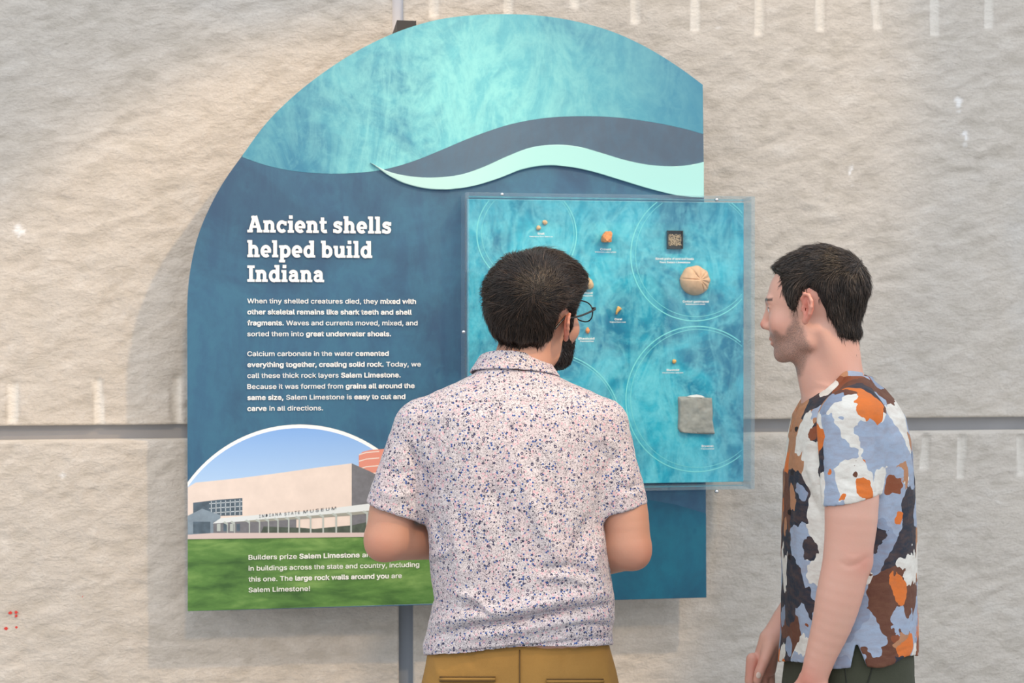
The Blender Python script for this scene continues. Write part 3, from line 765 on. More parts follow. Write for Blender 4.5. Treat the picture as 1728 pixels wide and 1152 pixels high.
class Head:
    """head in its own metres: x right, y forward, z up, origin between the ears"""
    def __init__(s, o, M, scale, jaw=1.0, neck=None, ear_r=1.0):
        s.o = np.asarray(o, np.float32); s.M = np.asarray(M, np.float32); s.k = KP*scale; s.neck = neck; s.er = ear_r
    def loc(s, p): return (p-s.o) @ s.M.T/s.k
    def out(s, q): return s.o+np.asarray(q, np.float32)*s.k @ s.M
    def skull(s, q):
        return smin(ell(q, (0, -.014, .036), (.0735, .096, .083)), ell(q, (0, .030, .008), (.062, .066, .075)), .03)
    def skin(s, q):
        x = q.copy(); ax = np.abs(x[:, 0]); x[:, 0] = ax
        d = s.skull(q)
        d = smin(d, ell(x, (0, .040, -.045), (.052, .048, .058)), .03)
        d = smin(d, ell(x, (0, .066, -.052), (.032, .030, .034)), .016)       # muzzle
        d = smin(d, rc(x, (.046, -.002, -.050), (.043, .006, -.070), .014, .014), .024)
        d = smin(d, rc(x, (.043, .006, -.070), (.012, .072, -.092), .014, .013), .022)
        d = smin(d, sph(x, (.005, .0775, -.091), .0130), .014)                 # chin
        d = smin(d, rc(x, (.024, .050, -.085), (0, .02, -.085), .016, .03), .02)
        d = smin(d, sph(x, (.040, .062, -.028), .022), .022)                  # cheekbone
        d = smin(d, rc(x, (.008, .0925, .024), (.042, .080, .022), .008, .007), .012)   # brow
        sock = ell(x, (.031, .101, .006), (.017, .016, .011)); d = smax(d, -sock, .012)
        d = smin(d, sph(x, (.031, .0785, .005), .0122), .003)                # closed-form eyeball bulge with lid
        d = smin(d, rc(x, (.019, .090, .0098), (.043, .082, .009), .0035, .003), .004)
        d = smin(d, rc(x, (0, .093, .016), (0, .108, -.022), .0065, .0085), .010)       # nose
        d = smin(d, sph(x, (0, .1085, -.026), .0092), .006)
        d = smin(d, ell(x, (.0120, .099, -.030), (.0075, .011, .0075)), .006)
        d = smax(d, -ell(x, (.0065, .106, -.0375), (.0035, .006, .004)), .003)
        d = smin(d, rc(x, (0, .088, -.046), (.014, .084, -.050), .008, .007), .010)
        d = smin(d, ell(x, (0, .0925, -.0565), (.021, .0085, .0045)), .005)   # lips
        d = smin(d, ell(x, (0, .0905, -.0672), (.019, .0085, .0050)), .005)
        d = smax(d, -ell(x, (0, .1015, -.0617), (.024, .007, .0011)), .002)
        # ear
        c0 = np.array([.073, -.006, -.003]); q2 = x-c0.astype(np.float32)
        an = math.radians(24); ca, sa_ = math.cos(an), math.sin(an)
        ew = q2[:, 0]*ca+q2[:, 1]*sa_; ey = q2[:, 1]*ca-q2[:, 0]*sa_
        tl = math.radians(-12); ct, st_ = math.cos(tl), math.sin(tl)
        ey, ez = ey*ct-q2[:, 2]*st_, ey*st_+q2[:, 2]*ct
        e = np.stack([ew, ey, ez], 1)/s.er
        plate = ell(e, (.007, -.004, .003), (.0042, .0155, .028))
        lobe = ell(e, (.006, .002, -.027), (.0045, .0085, .010))
        hx = [(.004, .012, .006), (.010, .0125, .020), (.013, .004, .0315), (.014, -.009, .030), (.0145, -.0175, .019), (.0145, -.0185, .005), (.013, -.014, -.010), (.010, -.007, -.021), (.007, .001, -.029)]
        hel = chain(e, [np.array(a) for a in hx], [.0030, .0036, .0036, .0036, .0035, .0033, .0032, .0034, .005], .003)
        ear = smin(smin(plate, lobe, .006), hel, .004)
        ear = smax(ear, -ell(e, (.013, .001, -.002), (.007, .0085, .012)), .003)
        ear = smin(ear, rc(e, (.006, .0125, -.006), (.008, .011, .0), .0035, .003), .003)
        ant = chain(e, [np.array(a) for a in ((.011, -.010, -.008), (.0125, -.0115, .006), (.012, -.006, .018))], [.0022, .0026, .002], .002)
        ear = smin(ear, ant, .003)
        d = smin(d, ear*s.er, .004)
        return d
    def d_skin(s, p):
        return s.skin(s.loc(p))*s.k
def v_attr(me, name, col):
    a = me.color_attributes.new(name, 'FLOAT_COLOR', 'POINT'); c = np.ones((len(me.vertices), 4), np.float32)
    col = np.asarray(col, np.float32); c[:, :col.shape[1]] = col; a.data.foreach_set('color', c.ravel())
def sdf_obj(name, V, Q, m, parent):
    return link(name, mesh_np(name, to_world(V), Q), m, parent, smooth=True)
def pj(p):
    s = 1+p[:, 2]/F_PX
    return np.stack([864+(p[:, 0]-864)/s, 576+(p[:, 1]-576)/s], 1)
def schain(p, pts, rad, n=4, k=1.0):
    P = catmull([list(a)+[r] for a, r in zip(pts, rad)], n); P = np.array(P)
    return chain(p, P[:, :3], P[:, 3], k)
def crease(V, segs):
    V = pj(V)
    """sum of soft fold profiles; segs: (polyline [(u,v)..], amp, width)  positive amp = ridge"""
    d = np.zeros(len(V), np.float32)
    for pl, amp, wd in segs:
        best = np.full(len(V), 1e9, np.float32); tb = np.zeros(len(V), np.float32); n = len(pl)-1
        for i in range(n):
            a = np.array(pl[i], np.float32); b = np.array(pl[i+1], np.float32); e = b-a
            t = np.clip(((V[:, :2]-a) @ e)/(e @ e), 0, 1); dd = np.sqrt(((V[:, :2]-a-t[:, None]*e)**2).sum(1))
            m_ = dd < best; best[m_] = dd[m_]; tb[m_] = (i+t[m_])/n
        d += amp*np.exp(-(best/wd)**2)*np.sqrt(np.clip(np.sin(np.pi*np.clip(tb, .02, .98)), 0, 1))
    return d
def normals(V, Q):
    n = np.zeros_like(V); fn = np.cross(V[Q[:, 2]]-V[Q[:, 0]], V[Q[:, 3]]-V[Q[:, 1]])
    for k in range(4): np.add.at(n, Q[:, k], fn)
    return n/(np.linalg.norm(n, axis=1)[:, None]+1e-9)
def strands(f_cap, seeds, dirf, length, lift, nseg=5, r=.55, jitter=.15, curl=0.0):
    """short hairs that lie along the surface f_cap; returns (verts, faces) of three-sided tapering blades"""
    P = seeds.astype(np.float32).copy(); n = len(P); path = [P.copy()]
    L_ = (length*np.random.default_rng(3).uniform(.6, 1.15, n)).astype(np.float32)
    rj = np.random.default_rng(5); jit = rj.normal(0, jitter, (n, 3)).astype(np.float32); lj = lift*rj.uniform(.4, 1.5, n)
    for s in range(nseg):
        N = grad(f_cap, P); D = dirf(P)+jit+curl*rj.normal(0, 1, (n, 3))
        D -= N*(D*N).sum(1)[:, None]; D /= np.linalg.norm(D, axis=1)[:, None]+1e-9
        P = P+D*(L_/nseg)[:, None]
        d = f_cap(P); P = P-N*(d-lj*((s+1)/nseg)**1.2)[:, None]
        path.append(P.copy())
    path = np.stack(path, 1)                        # n, nseg+1, 3
    T = np.gradient(path, axis=1); T /= np.linalg.norm(T, axis=2)[..., None]+1e-9
    N = grad(f_cap, path.reshape(-1, 3)).reshape(path.shape); Bn = np.cross(T, N); Bn /= np.linalg.norm(Bn, axis=2)[..., None]+1e-9
    rad = r*np.array([1, 1, .95, .85, .6, .15][:nseg+1])[None, :, None]
    ring = np.stack([path+Bn*rad, path-Bn*rad, path+N*rad*.7], 2)   # n, s, 3, 3
    V = ring.reshape(-1, 3); base = (np.arange(n)*(nseg+1)*3)[:, None, None]
    Fq = []
    for s in range(nseg):
        for k in range(3):
            k2 = (k+1) % 3; Fq.append([s*3+k, s*3+k2, (s+1)*3+k2, (s+1)*3+k])
    Q = (base+np.array(Fq)[None]).reshape(-1, 4)
    return V, Q
def join(*vq):
    V = []; Q = []; n = 0
    for v, q in vq: V.append(v); Q.append(q+n); n += len(v)
    return np.vstack(V), np.vstack(Q)
# ------------------------------------------------------------------ shared body pieces
def hand_sdf(p, wr, fdir, thumb, side, curl=(.5, .5, .4), sc=1.0, spread=0.0, tcurl=0.0):
    """wr wrist, fdir finger direction, thumb direction; side +1 right, -1 left"""
    y = np.array(fdir, float); y /= np.linalg.norm(y); x = np.array(thumb, float); x -= y*(x @ y); x /= np.linalg.norm(x)
    z = np.cross(x, y)*side; M = np.stack([x, y, z]).astype(np.float32); k = KP*sc
    q = (p-np.asarray(wr, np.float32)) @ M.T/k
    near = (np.abs(q) < .26).all(1); d = np.full(len(p), 80.0, np.float32)
    if not near.any(): return d
    q = q[near]; D = None
    fing = [(.028, .090, .0098, (.043, .025, .021)), (.009, .095, .0100, (.047, .029, .022)), (-.0105, .090, .0095, (.043, .027, .021)), (-.029, .080, .0085, (.034, .020, .018))]
    for i, (fx, fy, r, ls) in enumerate(fing):
        e = rc(q, (fx*.55, .004, -.001), (fx, fy, 0), .0125, .0105); D = e if D is None else smin(D, e, .010)
    D = smin(D, rc(q, (.014, .020, .006), (.030, .050, .010), .013, .012), .012)
    D = smin(D, rc(q, (-.022, .018, .004), (-.026, .055, .005), .012, .010), .010)
    for i, (fx, fy, r, ls) in enumerate(fing):
        a = 0; P = np.array([fx, fy, 0.]); sp_ = spread*(1.5-i)
        F = None
        for j, l in enumerate(ls):
            a += curl[j]*(1+.12*i); Q_ = P+l*np.array([math.sin(sp_), math.cos(a), math.sin(a)])
            e = rc(q, P, Q_, r*(1-.08*j), r*(.92-.08*j)); F = e if F is None else smin(F, e, .002); P = Q_
        D = smin(D, F, .0045)
    T = [np.array(t_) for t_ in ((.018, .018, .006), (.042, .046, .016+.004*tcurl), (.050-.012*tcurl, .078, .024+.012*tcurl), (.048-.02*tcurl, .104, .030+.018*tcurl))]
    D = smin(D, chain(q, T, [.014, .0125, .0105, .0085], .004), .006)
    d[near] = D*k; return d
SK_M = None
def skin_mat(name, base, red):
    t = NT(name); a = t.n('SeparateColor', {0: t.attr('zone')}).outputs
    n = t.noise(14, 5, .6); n2 = t.noise(220, 3, .6)
    c = t.mix(t.ramp(n, [(.35, (0,)*3), (.7, (.5,)*3)]), base, tuple(min(1, x*y) for x, y in zip(base, (1.04, .90, .88))))
    c = t.mix(a[0], c, red)                                  # flushed places
    st = t.math('MULTIPLY', a[1], t.ramp(t.noise(900, 2, .5), [(.38, (.35,)*3), (.62, (1,)*3)]))
    c = t.mix(st, c, (.13, .095, .075))                      # stubble
    c = t.mix(a[2], c, (.018, .012, .010))                   # brows, lashes, nostrils
    t.col(c); t.set(Roughness=.48, Subsurface_Weight=.12, Subsurface_Scale=.01)
    t.b.inputs['Subsurface Radius'].default_value = (1.0, .35, .2)
    t.bump(t.math('ADD', n2, t.math('MULTIPLY', t.noise(60, 4), .6)), .18, .0012); return t.m
def hair_mat(name, dark, light):
    t = NT(name); z = t.n('SeparateColor', {0: t.attr('zone')}).outputs
    t.col(t.mix(z[1], t.ramp(z[0], [(0, dark), (.5, tuple((a+b)*.4 for a, b in zip(dark, light))), (1, light)]), L((150, 118, 104)))); t.set(Roughness=.36, Specular_IOR_Level=.5); return t.m
def floral_mat():
    t = NT('tiny_floral_cotton')
    base = L((204, 198, 201)); tcw = t.tc
    wv = t.n('TexNoise', {'Vector': tcw, 'Scale': 160, 'Detail': 2}).outputs['Color']
    vw = t.n('VectorMath', {0: tcw, 1: t.n('VectorMath', {0: wv, 'Scale': .006}, operation='SCALE').outputs[0]}, operation='ADD').outputs[0]
    def vor(scale, rnd=1.0, vec=None, loc=0.0):
        scale = scale*1.18
        v = t.n('TexVoronoi', {'Vector': t.mapv(loc=(loc, loc*.3, 0), vec=vec or tcw), 'Scale': scale, 'Randomness': rnd}); return v.outputs['Distance'], t.n('SeparateColor', {0: v.outputs['Color']}).outputs
    c = t.mix(t.ramp(t.noise(26, 3), [(.45, (0,)*3), (.62, (.55,)*3)]), base, L((204, 188, 192)))
    # grey curling stems
    s1 = t.math('ABSOLUTE', t.math('SUBTRACT', t.n('TexNoise', {'Vector': vw, 'Scale': 300, 'Detail': 1.0, 'Distortion': .8}).outputs['Fac'], .5))
    c = t.mix(t.math('LESS_THAN', s1, .034), c, L((112, 106, 112)))
    d0, r0 = vor(260, 1, None, 3.0)
    c = t.mix(t.math('MULTIPLY', t.math('LESS_THAN', d0, .30), t.math('GREATER_THAN', r0[0], .55)), c, L((112, 106, 116)))
    # pink petals
    d1, r1 = vor(120, 1, vw, 1.0)
    c = t.mix(t.math('MULTIPLY', t.math('LESS_THAN', d1, .36), t.math('GREATER_THAN', r1[0], .62)), c, L((204, 168, 176)))
    # little ringed flowers
    d2, r2 = vor(95, 1, None, 5.0)
    pick = t.math('GREATER_THAN', r2[0], .60)
    c = t.mix(t.math('MULTIPLY', t.math('LESS_THAN', d2, .30), pick), c, L((52, 54, 84)))
    c = t.mix(t.math('MULTIPLY', t.math('LESS_THAN', d2, .12), pick), c, L((214, 200, 206)))
    # blue dots
    d3, r3 = vor(150, 1, None, 9.0)
    c = t.mix(t.math('MULTIPLY', t.math('LESS_THAN', d3, .34), t.math('GREATER_THAN', r3[1], .72)), c, L((44, 78, 140)))
    d4, r4 = vor(200, 1, None, 12.0)
    c = t.mix(t.math('MULTIPLY', t.math('LESS_THAN', d4, .34), t.math('GREATER_THAN', r4[2], .84)), c, L((36, 44, 66)))
    t.col(c); t.set(Roughness=.85, Sheen_Weight=.1)
    t.bump(t.math('ADD', t.noise(28, 5, .55), t.math('MULTIPLY', t.noise(1400, 1), .05)), .35, .010); return t.m
def painterly_mat():
    t = NT('painterly_print_cotton')
    wv = t.n('TexNoise', {'Vector': t.tc, 'Scale': 11, 'Detail': 3, 'Roughness': .55}).outputs['Color']
    w2 = t.n('VectorMath', {0: wv, 1: (.5, .5, .5)}, operation='SUBTRACT').outputs[0]
    vw = t.n('VectorMath', {0: t.tc, 1: t.n('VectorMath', {0: w2, 'Scale': .10}, operation='SCALE').outputs[0]}, operation='ADD').outputs[0]
    def lay(scale, loc):
        v = t.n('TexVoronoi', {'Vector': t.mapv((1, 1, .85), loc=loc, vec=vw), 'Scale': scale, 'Randomness': 1.0})
        e = t.n('TexVoronoi', {'Vector': t.mapv((1, 1, .85), loc=loc, vec=vw), 'Scale': scale, 'Randomness': 1.0}, feature='DISTANCE_TO_EDGE').outputs['Distance']
        return t.n('SeparateColor', {0: v.outputs['Color']}).outputs, v.outputs['Distance'], e
    navy, blue, blue2, cream, brown, tan, rust, orange = [L(c) for c in ((30, 36, 50), (154, 168, 188), (136, 150, 172), (222, 218, 208), (96, 54, 36), (176, 124, 88), (130, 66, 34), (216, 112, 38))]
    jag = t.math('MULTIPLY', t.math('SUBTRACT', t.noise(34, 4, .6), .5), .22)
    r, d, e = lay(12.0, (0, 0, 0))
    c = t.ramp(r[0], [(0, blue), (.13, navy), (.29, cream), (.42, brown), (.53, blue2), (.60, navy), (.70, tan), (.79, rust), (.87, cream), (.95, orange)], 'CONSTANT')
    for sc, loc, th, pick, stops in ((13, (4.3, 2.1, 7.7), .47, .30, [(0, navy), (.20, blue), (.38, cream), (.58, tan), (.70, brown), (.84, orange)]),
                                     (15, (1.7, 8.2, 3.1), .40, .52, [(0, orange), (.28, brown), (.45, blue), (.62, navy), (.8, cream)]),
                                     (19, (6.1, 0.4, 5.9), .34, .66, [(0, rust), (.25, orange), (.5, tan), (.75, blue2)])):
        r2, d2, e2 = lay(sc, loc)
        m_ = t.math('MULTIPLY', t.math('LESS_THAN', t.math('ADD', d2, jag), th), t.math('GREATER_THAN', r2[0], pick))
        c = t.mix(m_, c, t.ramp(r2[1], stops, 'CONSTANT'))
    br = t.noise(30, 5, .6, .5, vec=t.mapv((1, 1, 3), (.4, .3, 0)))
    c = t.mix(t.ramp(br, [(.35, (.22,)*3), (.6, (0,)*3)]), c, tuple(x*.55 for x in tan))
    t.col(c); t.set(Roughness=.75)
    t.bump(t.noise(16, 5, .55), .45, .014); return t.m
M_floral, M_paint = floral_mat(), painterly_mat()
def cloth_mat(name, c, scale=700):
    t = NT(name); a = lin(c); n = t.noise(9, 5)
    t.col(t.ramp(n, [(.3, tuple(x*.86 for x in a)), (.7, tuple(x*1.1 for x in a))])); t.set(Roughness=.85)
    t.bump(t.math('ADD', t.noise(22, 5), t.math('MULTIPLY', t.noise(scale, 2), .12)), .4, .008); return t.m
HB = [(.082, .066), (.066, .050), (.054, .034), (.047, .012), (.036, .006), (.033, -.020), (.020, -.020), (.0165, .012), (.004, .034), (-.012, .038), (-.026, .026), (-.030, .0), (-.030, -.030), (-.036, -.055), (-.060, -.062), (-.2, -.066), (-.2, .25), (.2, .25), (.2, .08), (.1, .07)]
BEARD = [(.017, -.004), (.034, -.004), (.037, -.030), (.056, -.046), (.078, -.040), (.13, -.042), (.13, -.14), (.03, -.14), (-.004, -.085), (.006, -.055), (.014, -.034)]
def seeds_on(V, N, mask, n, seed=1):
    idx = np.where(mask)[0]; r = np.random.default_rng(seed); k = r.choice(idx, n); return V[k]+r.normal(0, .6, (n, 3)).astype(np.float32)
def make_eye(head, sx, parent):
    c = head.out((sx*.031, .0795, .005)); cw = to_world(c); fw = to_world(c+head.M[1]*10)-cw; fw /= np.linalg.norm(fw)
    bm = bmesh.new(); bmesh.ops.create_uvsphere(bm, u_segments=24, v_segments=16, radius=.0116*head.k/KP)
    rot = Vector((0, 0, 1)).rotation_difference(Vector(fw)).to_matrix().to_4x4(); bmesh.ops.transform(bm, matrix=Matrix.Translation(cw) @ rot, verts=bm.verts)
    me = bm_mesh(bm, 'eye'); t = M_eye; me.materials.append(M_eye); me.materials.append(M_iris); me.materials.append(M_pupil)
    for p in me.polygons:
        a = (p.center-Vector(cw)).normalized().dot(Vector(fw)); p.material_index = 2 if a > .975 else (1 if a > .88 else 0)
    return link('eye', me, None, parent, True)
M_eye = plain('eye_white', (225, 220, 215), .2); M_iris = plain('brown_iris', (80, 55, 40), .2); M_pupil = plain('pupil', (12, 10, 10), .1)

def build_hair(name, head, base_f, poly, Tf, whorl, dirf, m, parent, n, length, lift, lo, hi, seed, scalp=None, curl=.0):
    def cap(p):
        q = head.loc(p); b = base_f(p); m_ = poly2(q[:, 1], q[:, 2], poly)
        t = np.where(m_ < 0, ss(0, .016, -m_), 0)
        T = Tf(q)*t
        rough = .0016*fbm(np.stack([q[:, 0]*60, q[:, 1]*60, q[:, 2]*60], 1), 2)*KP
        return b-(T*head.k+rough*t)+np.where(m_ >= 0, 3.0+np.minimum(m_*head.k*.3, 6), 0)
    V, Q = mesh_sdf(cap, lo, hi, 2.0)
    q = head.loc(V); pm = poly2(q[:, 1], q[:, 2], poly)
    # scalp shell first, hairs on top
    sd = seeds_on(V, None, (pm < -.001), n, seed)
    if scalp is not None: sd = sd[((head.loc(sd)-scalp)**2).sum(1) > .0058**2]
    def D(P): return dirf(head.loc(P), head)
    qs = head.loc(sd); cl = fbm(qs*95, 2)
    lf = (lift*np.clip(1+2.2*cl, .1, 3)).astype(np.float32)
    sv, sq = strands(cap, sd, D, length*(1+.5*cl), lf, r=.62, curl=curl)
    nv = len(V); allV, allQ = join((V, Q), (sv, sq))
    o = link(name, mesh_np(name, to_world(allV), allQ), m, parent, smooth=True)
    c = np.full(len(allV), .05, np.float32); g_ = np.zeros(len(allV), np.float32); r = np.random.default_rng(seed+5)
    c[nv:] = np.repeat(np.clip(r.gamma(1.4, .19, len(sd)), 0, 1), len(sv)//len(sd))
    c[nv:] += np.repeat(np.clip(.35*cl, -.2, .3), len(sv)//len(sd)); c = np.clip(c, 0, 1)
    if scalp is not None: g_[:nv] = np.exp(-(((q-scalp)/.013)**2).sum(1))
    v_attr(o.data, 'zone', np.stack([c, g_, c], 1)); return o

# ================================================================== the man seen from behind
p1 = thing('person', tuple(to_world(np.array([875, 1985, 0]))*[1, 1, 0]), 'bearded man in eyeglasses and tiny-floral short-sleeved shirt, seen from behind before the case', 'person')
al, be = math.radians(37), math.radians(-11)
H1 = Head(A(903, 537, 35), frame((math.cos(al), .20, -math.sin(al)), (math.sin(al)*math.cos(be), math.sin(be), math.cos(al)*math.cos(be))), .975, ear_r=.88)
nk1 = (A(868, 668, 5), H1.out((0, -.022, -.045)), 54, 47)
arm1L = [A(700, 724, 0), A(664, 850, -3), A(654, 898, -8)], [40, 38, 36]
def body1(p):
    d = rc(p, *nk1)
    hm = (np.abs(p-H1.o) < 150).all(1)
    if hm.any():
        e = np.full(len(p), 60.0, np.float32); e[hm] = H1.d_skin(p[hm]); d = smin(d, e, 14)
    rows = [(640, 866, 60, 5, 50), (665, 866, 95, 2, 54), (700, 868, 140, 0, 70), (760, 870, 140, 0, 85), (900, 872, 140, 0, 96), (1010, 882, 142, 0, 96), (1120, 876, 148, 0, 100), (1240, 876, 150, 0, 100)]
    d = smin(d, loft(p, rows), 20)
    a = schain(p, [A(708, 728, 0), A(672, 800, -2), A(664, 850, -3), A(655, 900, -8)], [30, 33, 38.5, 37])
    a = smin(a, sph(p, A(642, 921, -16), 24), 18)
    a = smin(a, chain(p, [A(656, 908, -6), A(738, 911, 70), A(795, 900, 140)], [37.5, 33, 23], 8), 12)
    b = schain(p, [A(1012, 730, 0), A(1044, 800, -2), A(1054, 855, -3), A(1060, 912, -8)], [30, 31, 38, 37])
    b = smin(b, sph(p, A(1073, 936, -16), 24), 18)
    b = smin(b, chain(p, [A(1057, 924, -5), A(992, 944, 75), A(925, 915, 150)], [37.5, 33, 23], 8), 12)
    d = smin(d, smin(a, b, 6), 12)
    d = smin(d, hand_sdf(p, A(795, 900, 140), (.9, -.15, .35), (0, -.9, .4), -1, (.5, .6, .4)), 6)
    d = smin(d, hand_sdf(p, A(925, 915, 150), (-.9, -.15, .30), (0, -.9, .4), 1, (.5, .6, .4)), 6)
    return d
def skin_zone(V, head, stub, redpts):
    q = head.loc(V); ax = np.abs(q[:, 0]); red = np.zeros(len(V)); 
    inh = (np.abs(q) < .16).all(1)
    ear = np.exp(-(((ax-.082)/.012)**2+((q[:, 1]+.012)/.03)**2+((q[:, 2])/.04)**2)); ear = np.where(ax > .0735, ear, 0)
    red = np.maximum(red, ear*.9*inh)
    red = np.maximum(red, inh*.75*np.exp(-((q[:, 0]/.018)**2+((q[:, 1]-.118)/.016)**2+((q[:, 2]+.03)/.016)**2)))
    red = np.maximum(red, inh*.35*np.exp(-(((ax-.042)/.02)**2+((q[:, 1]-.07)/.03)**2+((q[:, 2]+.03)/.022)**2)))
    lips = inh*np.exp(-((q[:, 0]/.022)**4+((q[:, 1]-.098)/.012)**2+((q[:, 2]+.062)/.010)**2)); red = np.maximum(red, lips*.8)
    for c, r in redpts: red = np.maximum(red, .5*np.exp(-(((V-c)/r)**2).sum(1)))
    s = poly2(q[:, 1], q[:, 2], BEARD)+.008*fbm(q*70, 3); st = ss(.004, -.010, s)*stub*inh*(1-np.clip(lips*1.5, 0, 1))
    dk = inh*ss(.0046, .0012, np.abs(q[:, 2]-(.0262-.14*np.abs(ax-.03)))*(1+0*ax))*(ax > .012)*(ax < .052)*(q[:, 1] > .06)*.85
    dk = np.maximum(dk, inh*ss(.0022, .0010, np.abs(q[:, 2]-(.0085-.10*np.abs(ax-.031))))*(ax > .019)*(ax < .044)*(q[:, 1] > .075)*.9)
    dk = np.maximum(dk, inh*.9*np.exp(-(((ax-.0065)/.003)**2+((q[:, 1]-.110)/.008)**2+((q[:, 2]+.0355)/.0028)**2)))
    return np.stack([red, st, dk], 1)
M_skin1 = skin_mat('skin_warm', L((186, 140, 117)), L((188, 102, 86)))
M_skin2 = skin_mat('skin_fair', L((212, 164, 144)), L((208, 116, 98)))
def build_body(f, head, lo, hi, cut, m, parent, stub, red, name='body', folds=None):
    """fine grid for the head, coarser below; the joint lies under the collar"""
    Vh, Qh = mesh_sdf(f, head.o-np.array([125, 125, 125]), head.o+np.array([125, cut-head.o[1]+8, 125]), 1.75)
    Vb, Qb = mesh_sdf(lambda p: np.maximum(f(p), cut-p[:, 1]), lo, hi, 3.0)
    if folds: Vb = Vb+normals(Vb, Qb)*(crease(Vb, folds)*np.clip(-normals(Vb, Qb)[:, 2]*1.6, 0, 1))[:, None]
    Vm, Qm = join((Vh, Qh), (Vb, Qb))
    o = sdf_obj(name, Vm, Qm, m, parent); v_attr(o.data, 'zone', skin_zone(Vm, head, stub, red)); return o
build_body(body1, H1, (590, 636, -125), (1125, 1130, 330), 640, M_skin1, p1, 0, [(A(642, 925, -16), 26), (A(1073, 938, -16), 26)])
for sx in (-1, 1): make_eye(H1, sx, p1)

def shirt1(p):
    rows = [(612, 867, 52, 16, 50), (630, 866, 66, 12, 56), (646, 866, 98, 8, 62), (660, 866, 132, 5, 70), (676, 867, 160, 2, 78), (700, 868, 172, 0, 88), (740, 868, 166, 0, 98), (800, 869, 156, 0, 103), (880, 869, 149, 0, 106), (960, 878, 151, 0, 107), (1010, 885, 152, 0, 108), (1040, 881, 156, 0, 110), (1060, 877, 156, 0, 111), (1085, 875, 160, 0, 114), (1112, 876, 159, 0, 114)]
    d = loft(p, rows, 2.25)
    a = rc(p, A(708, 722, 0), A(664, 862, -4), 44, 49); ea = ((p-A(664, 862, -4).astype(np.float32)) @ np.array([-.33, .93, -.02], np.float32))
    b = rc(p, A(1016, 722, 0), A(1051, 858, -4), 44, 43); eb = ((p-A(1051, 858, -4).astype(np.float32)) @ np.array([.24, .97, -.02], np.float32))
    ia = smax(a+5, -(ea+26), 4); ib = smax(b+5, -(eb+26), 4)
    a = np.maximum(smax(a, ea-1, 5), -ia); b = np.maximum(smax(b, eb-1, 5), -ib)
    s = smin(a, b, 6); d0 = smin(d, s, 22)
    d0 = np.maximum(d0, -np.maximum(ia, -(p[:, 1]-800))*1.0); d0 = np.maximum(d0, -np.maximum(ib, -(p[:, 1]-800)))
    s_ = pj(p); hem = s_[:, 1]-(1103-(s_[:, 0]-718)*.056+3*np.sin((s_[:, 0]-700)/38))
    inn = smax(d+5, -(hem+28), 3)
    d0 = np.maximum(d0, hem)
    d0 = np.maximum(d0, -inn)
    nk = rc(p, *nk1)-3; d0 = np.maximum(d0, -np.maximum(nk, p[:, 1]-624))
    return d0
V, Q = mesh_sdf(shirt1, (600, 606, -135), (1110, 1120, 135), 2.5)
N = normals(V, Q); back = np.clip(-N[:, 2]*1.6, 0, 1)
fold = crease(V, [
    ([(1036, 1018), (1000, 1024), (954, 1029), (905, 1038), (857, 1047), (815, 1053), (777, 1060), (728, 1075)], -5.5, 4.5),
    ([(1034, 1000), (954, 1011), (857, 1030), (777, 1044), (730, 1052)], 5, 12),
    ([(1034, 1040), (954, 1048), (857, 1066), (777, 1078)], 3.5, 10),
    ([(1035, 1056), (990, 1052), (950, 1058)], -2.5, 4),
    ([(1031, 1074), (960, 1082), (895, 1089), (807, 1098), (730, 1100)], -3.2, 2.4),
    ([(736, 681), (800, 677), (860, 676), (920, 677), (980, 683)], -1.5, 1.3),
    ([(745, 914), (735, 890), (728, 862)], -3, 5), ([(770, 925), (745, 935), (728, 940)], 3, 8),
    ([(777, 1026), (800, 1022), (833, 1042)], -3, 4), ([(765, 1000), (800, 1006), (832, 1030)], 3, 7),
    ([(712, 800), (700, 775), (690, 752)], -4, 6), ([(728, 815), (724, 770), (716, 740)], 2.5, 9),
    ([(1018, 800), (1032, 778), (1046, 764)], -2, 6), ([(990, 738), (1010, 760), (1030, 780)], -1.4, 6), ([(1000, 720), (1020, 742), (1040, 752)], 1.4, 8),
    ([(860, 760), (900, 850), (935, 930), (960, 985)], 3.5, 15), ([(820, 790), (850, 880), (870, 960)], -2.5, 14),
    ([(1000, 860), (975, 920), (985, 975)], -3, 10), ([(1015, 900), (1000, 950), (1015, 990)], 3, 9),
    ([(760, 860), (775, 930), (770, 985)], 2.5, 12), ([(900, 960), (960, 955), (1010, 970)], -2.6, 7), ([(905, 975), (955, 972), (1005, 988)], 2.6, 7),
    ([(650, 790), (668, 800), (700, 795)], -2, 7), ([(640, 830), (668, 838), (700, 832)], 1.8, 7), ([(1040, 820), (1060, 826), (1080, 815)], -2, 6),
])
V = V+N*(2.3*fold*back)[:, None]+N*(2.4*fbm(V/np.array([30, 48, 40]), 3)+.9*fbm(V/np.array([14, 10, 14])+5, 2))[:, None]*np.clip((V[:, 1]-640)/40, 0, 1)[:, None]
sh1 = sdf_obj('shirt', V, Q, M_floral, p1); tag(sh1, 'white shirt with tiny blue and pink flowers')
def collar1(p):
    v = p[:, 1]; g = np.clip(v-590, -10, 45)
    q = np.stack([(p[:, 0]-866)/(46+.66*g), (p[:, 2]-20)/(44+.60*g)], 1); r = np.sqrt((q**2).sum(1))
    d = np.abs((r-1)*(46+.6*g)-1.5)-2.2
    tilt = .10*(p[:, 0]-850)+.30*(p[:, 2]+24)
    top = (590+tilt)-v; bot = v-(624+tilt*.55+.0*g)
    gap = 20-np.abs(p[:, 0]-880)*1.0-(p[:, 2]-60)*-1.0  # front opening
    d = smax(smax(d, top, 2.5), bot, 2)
    return np.maximum(d, np.where(p[:, 2] > 55, 16-np.abs(p[:, 0]-885), -9))
V, Q = mesh_sdf(collar1, (780, 570, -75), (960, 690, 110), 1.5)
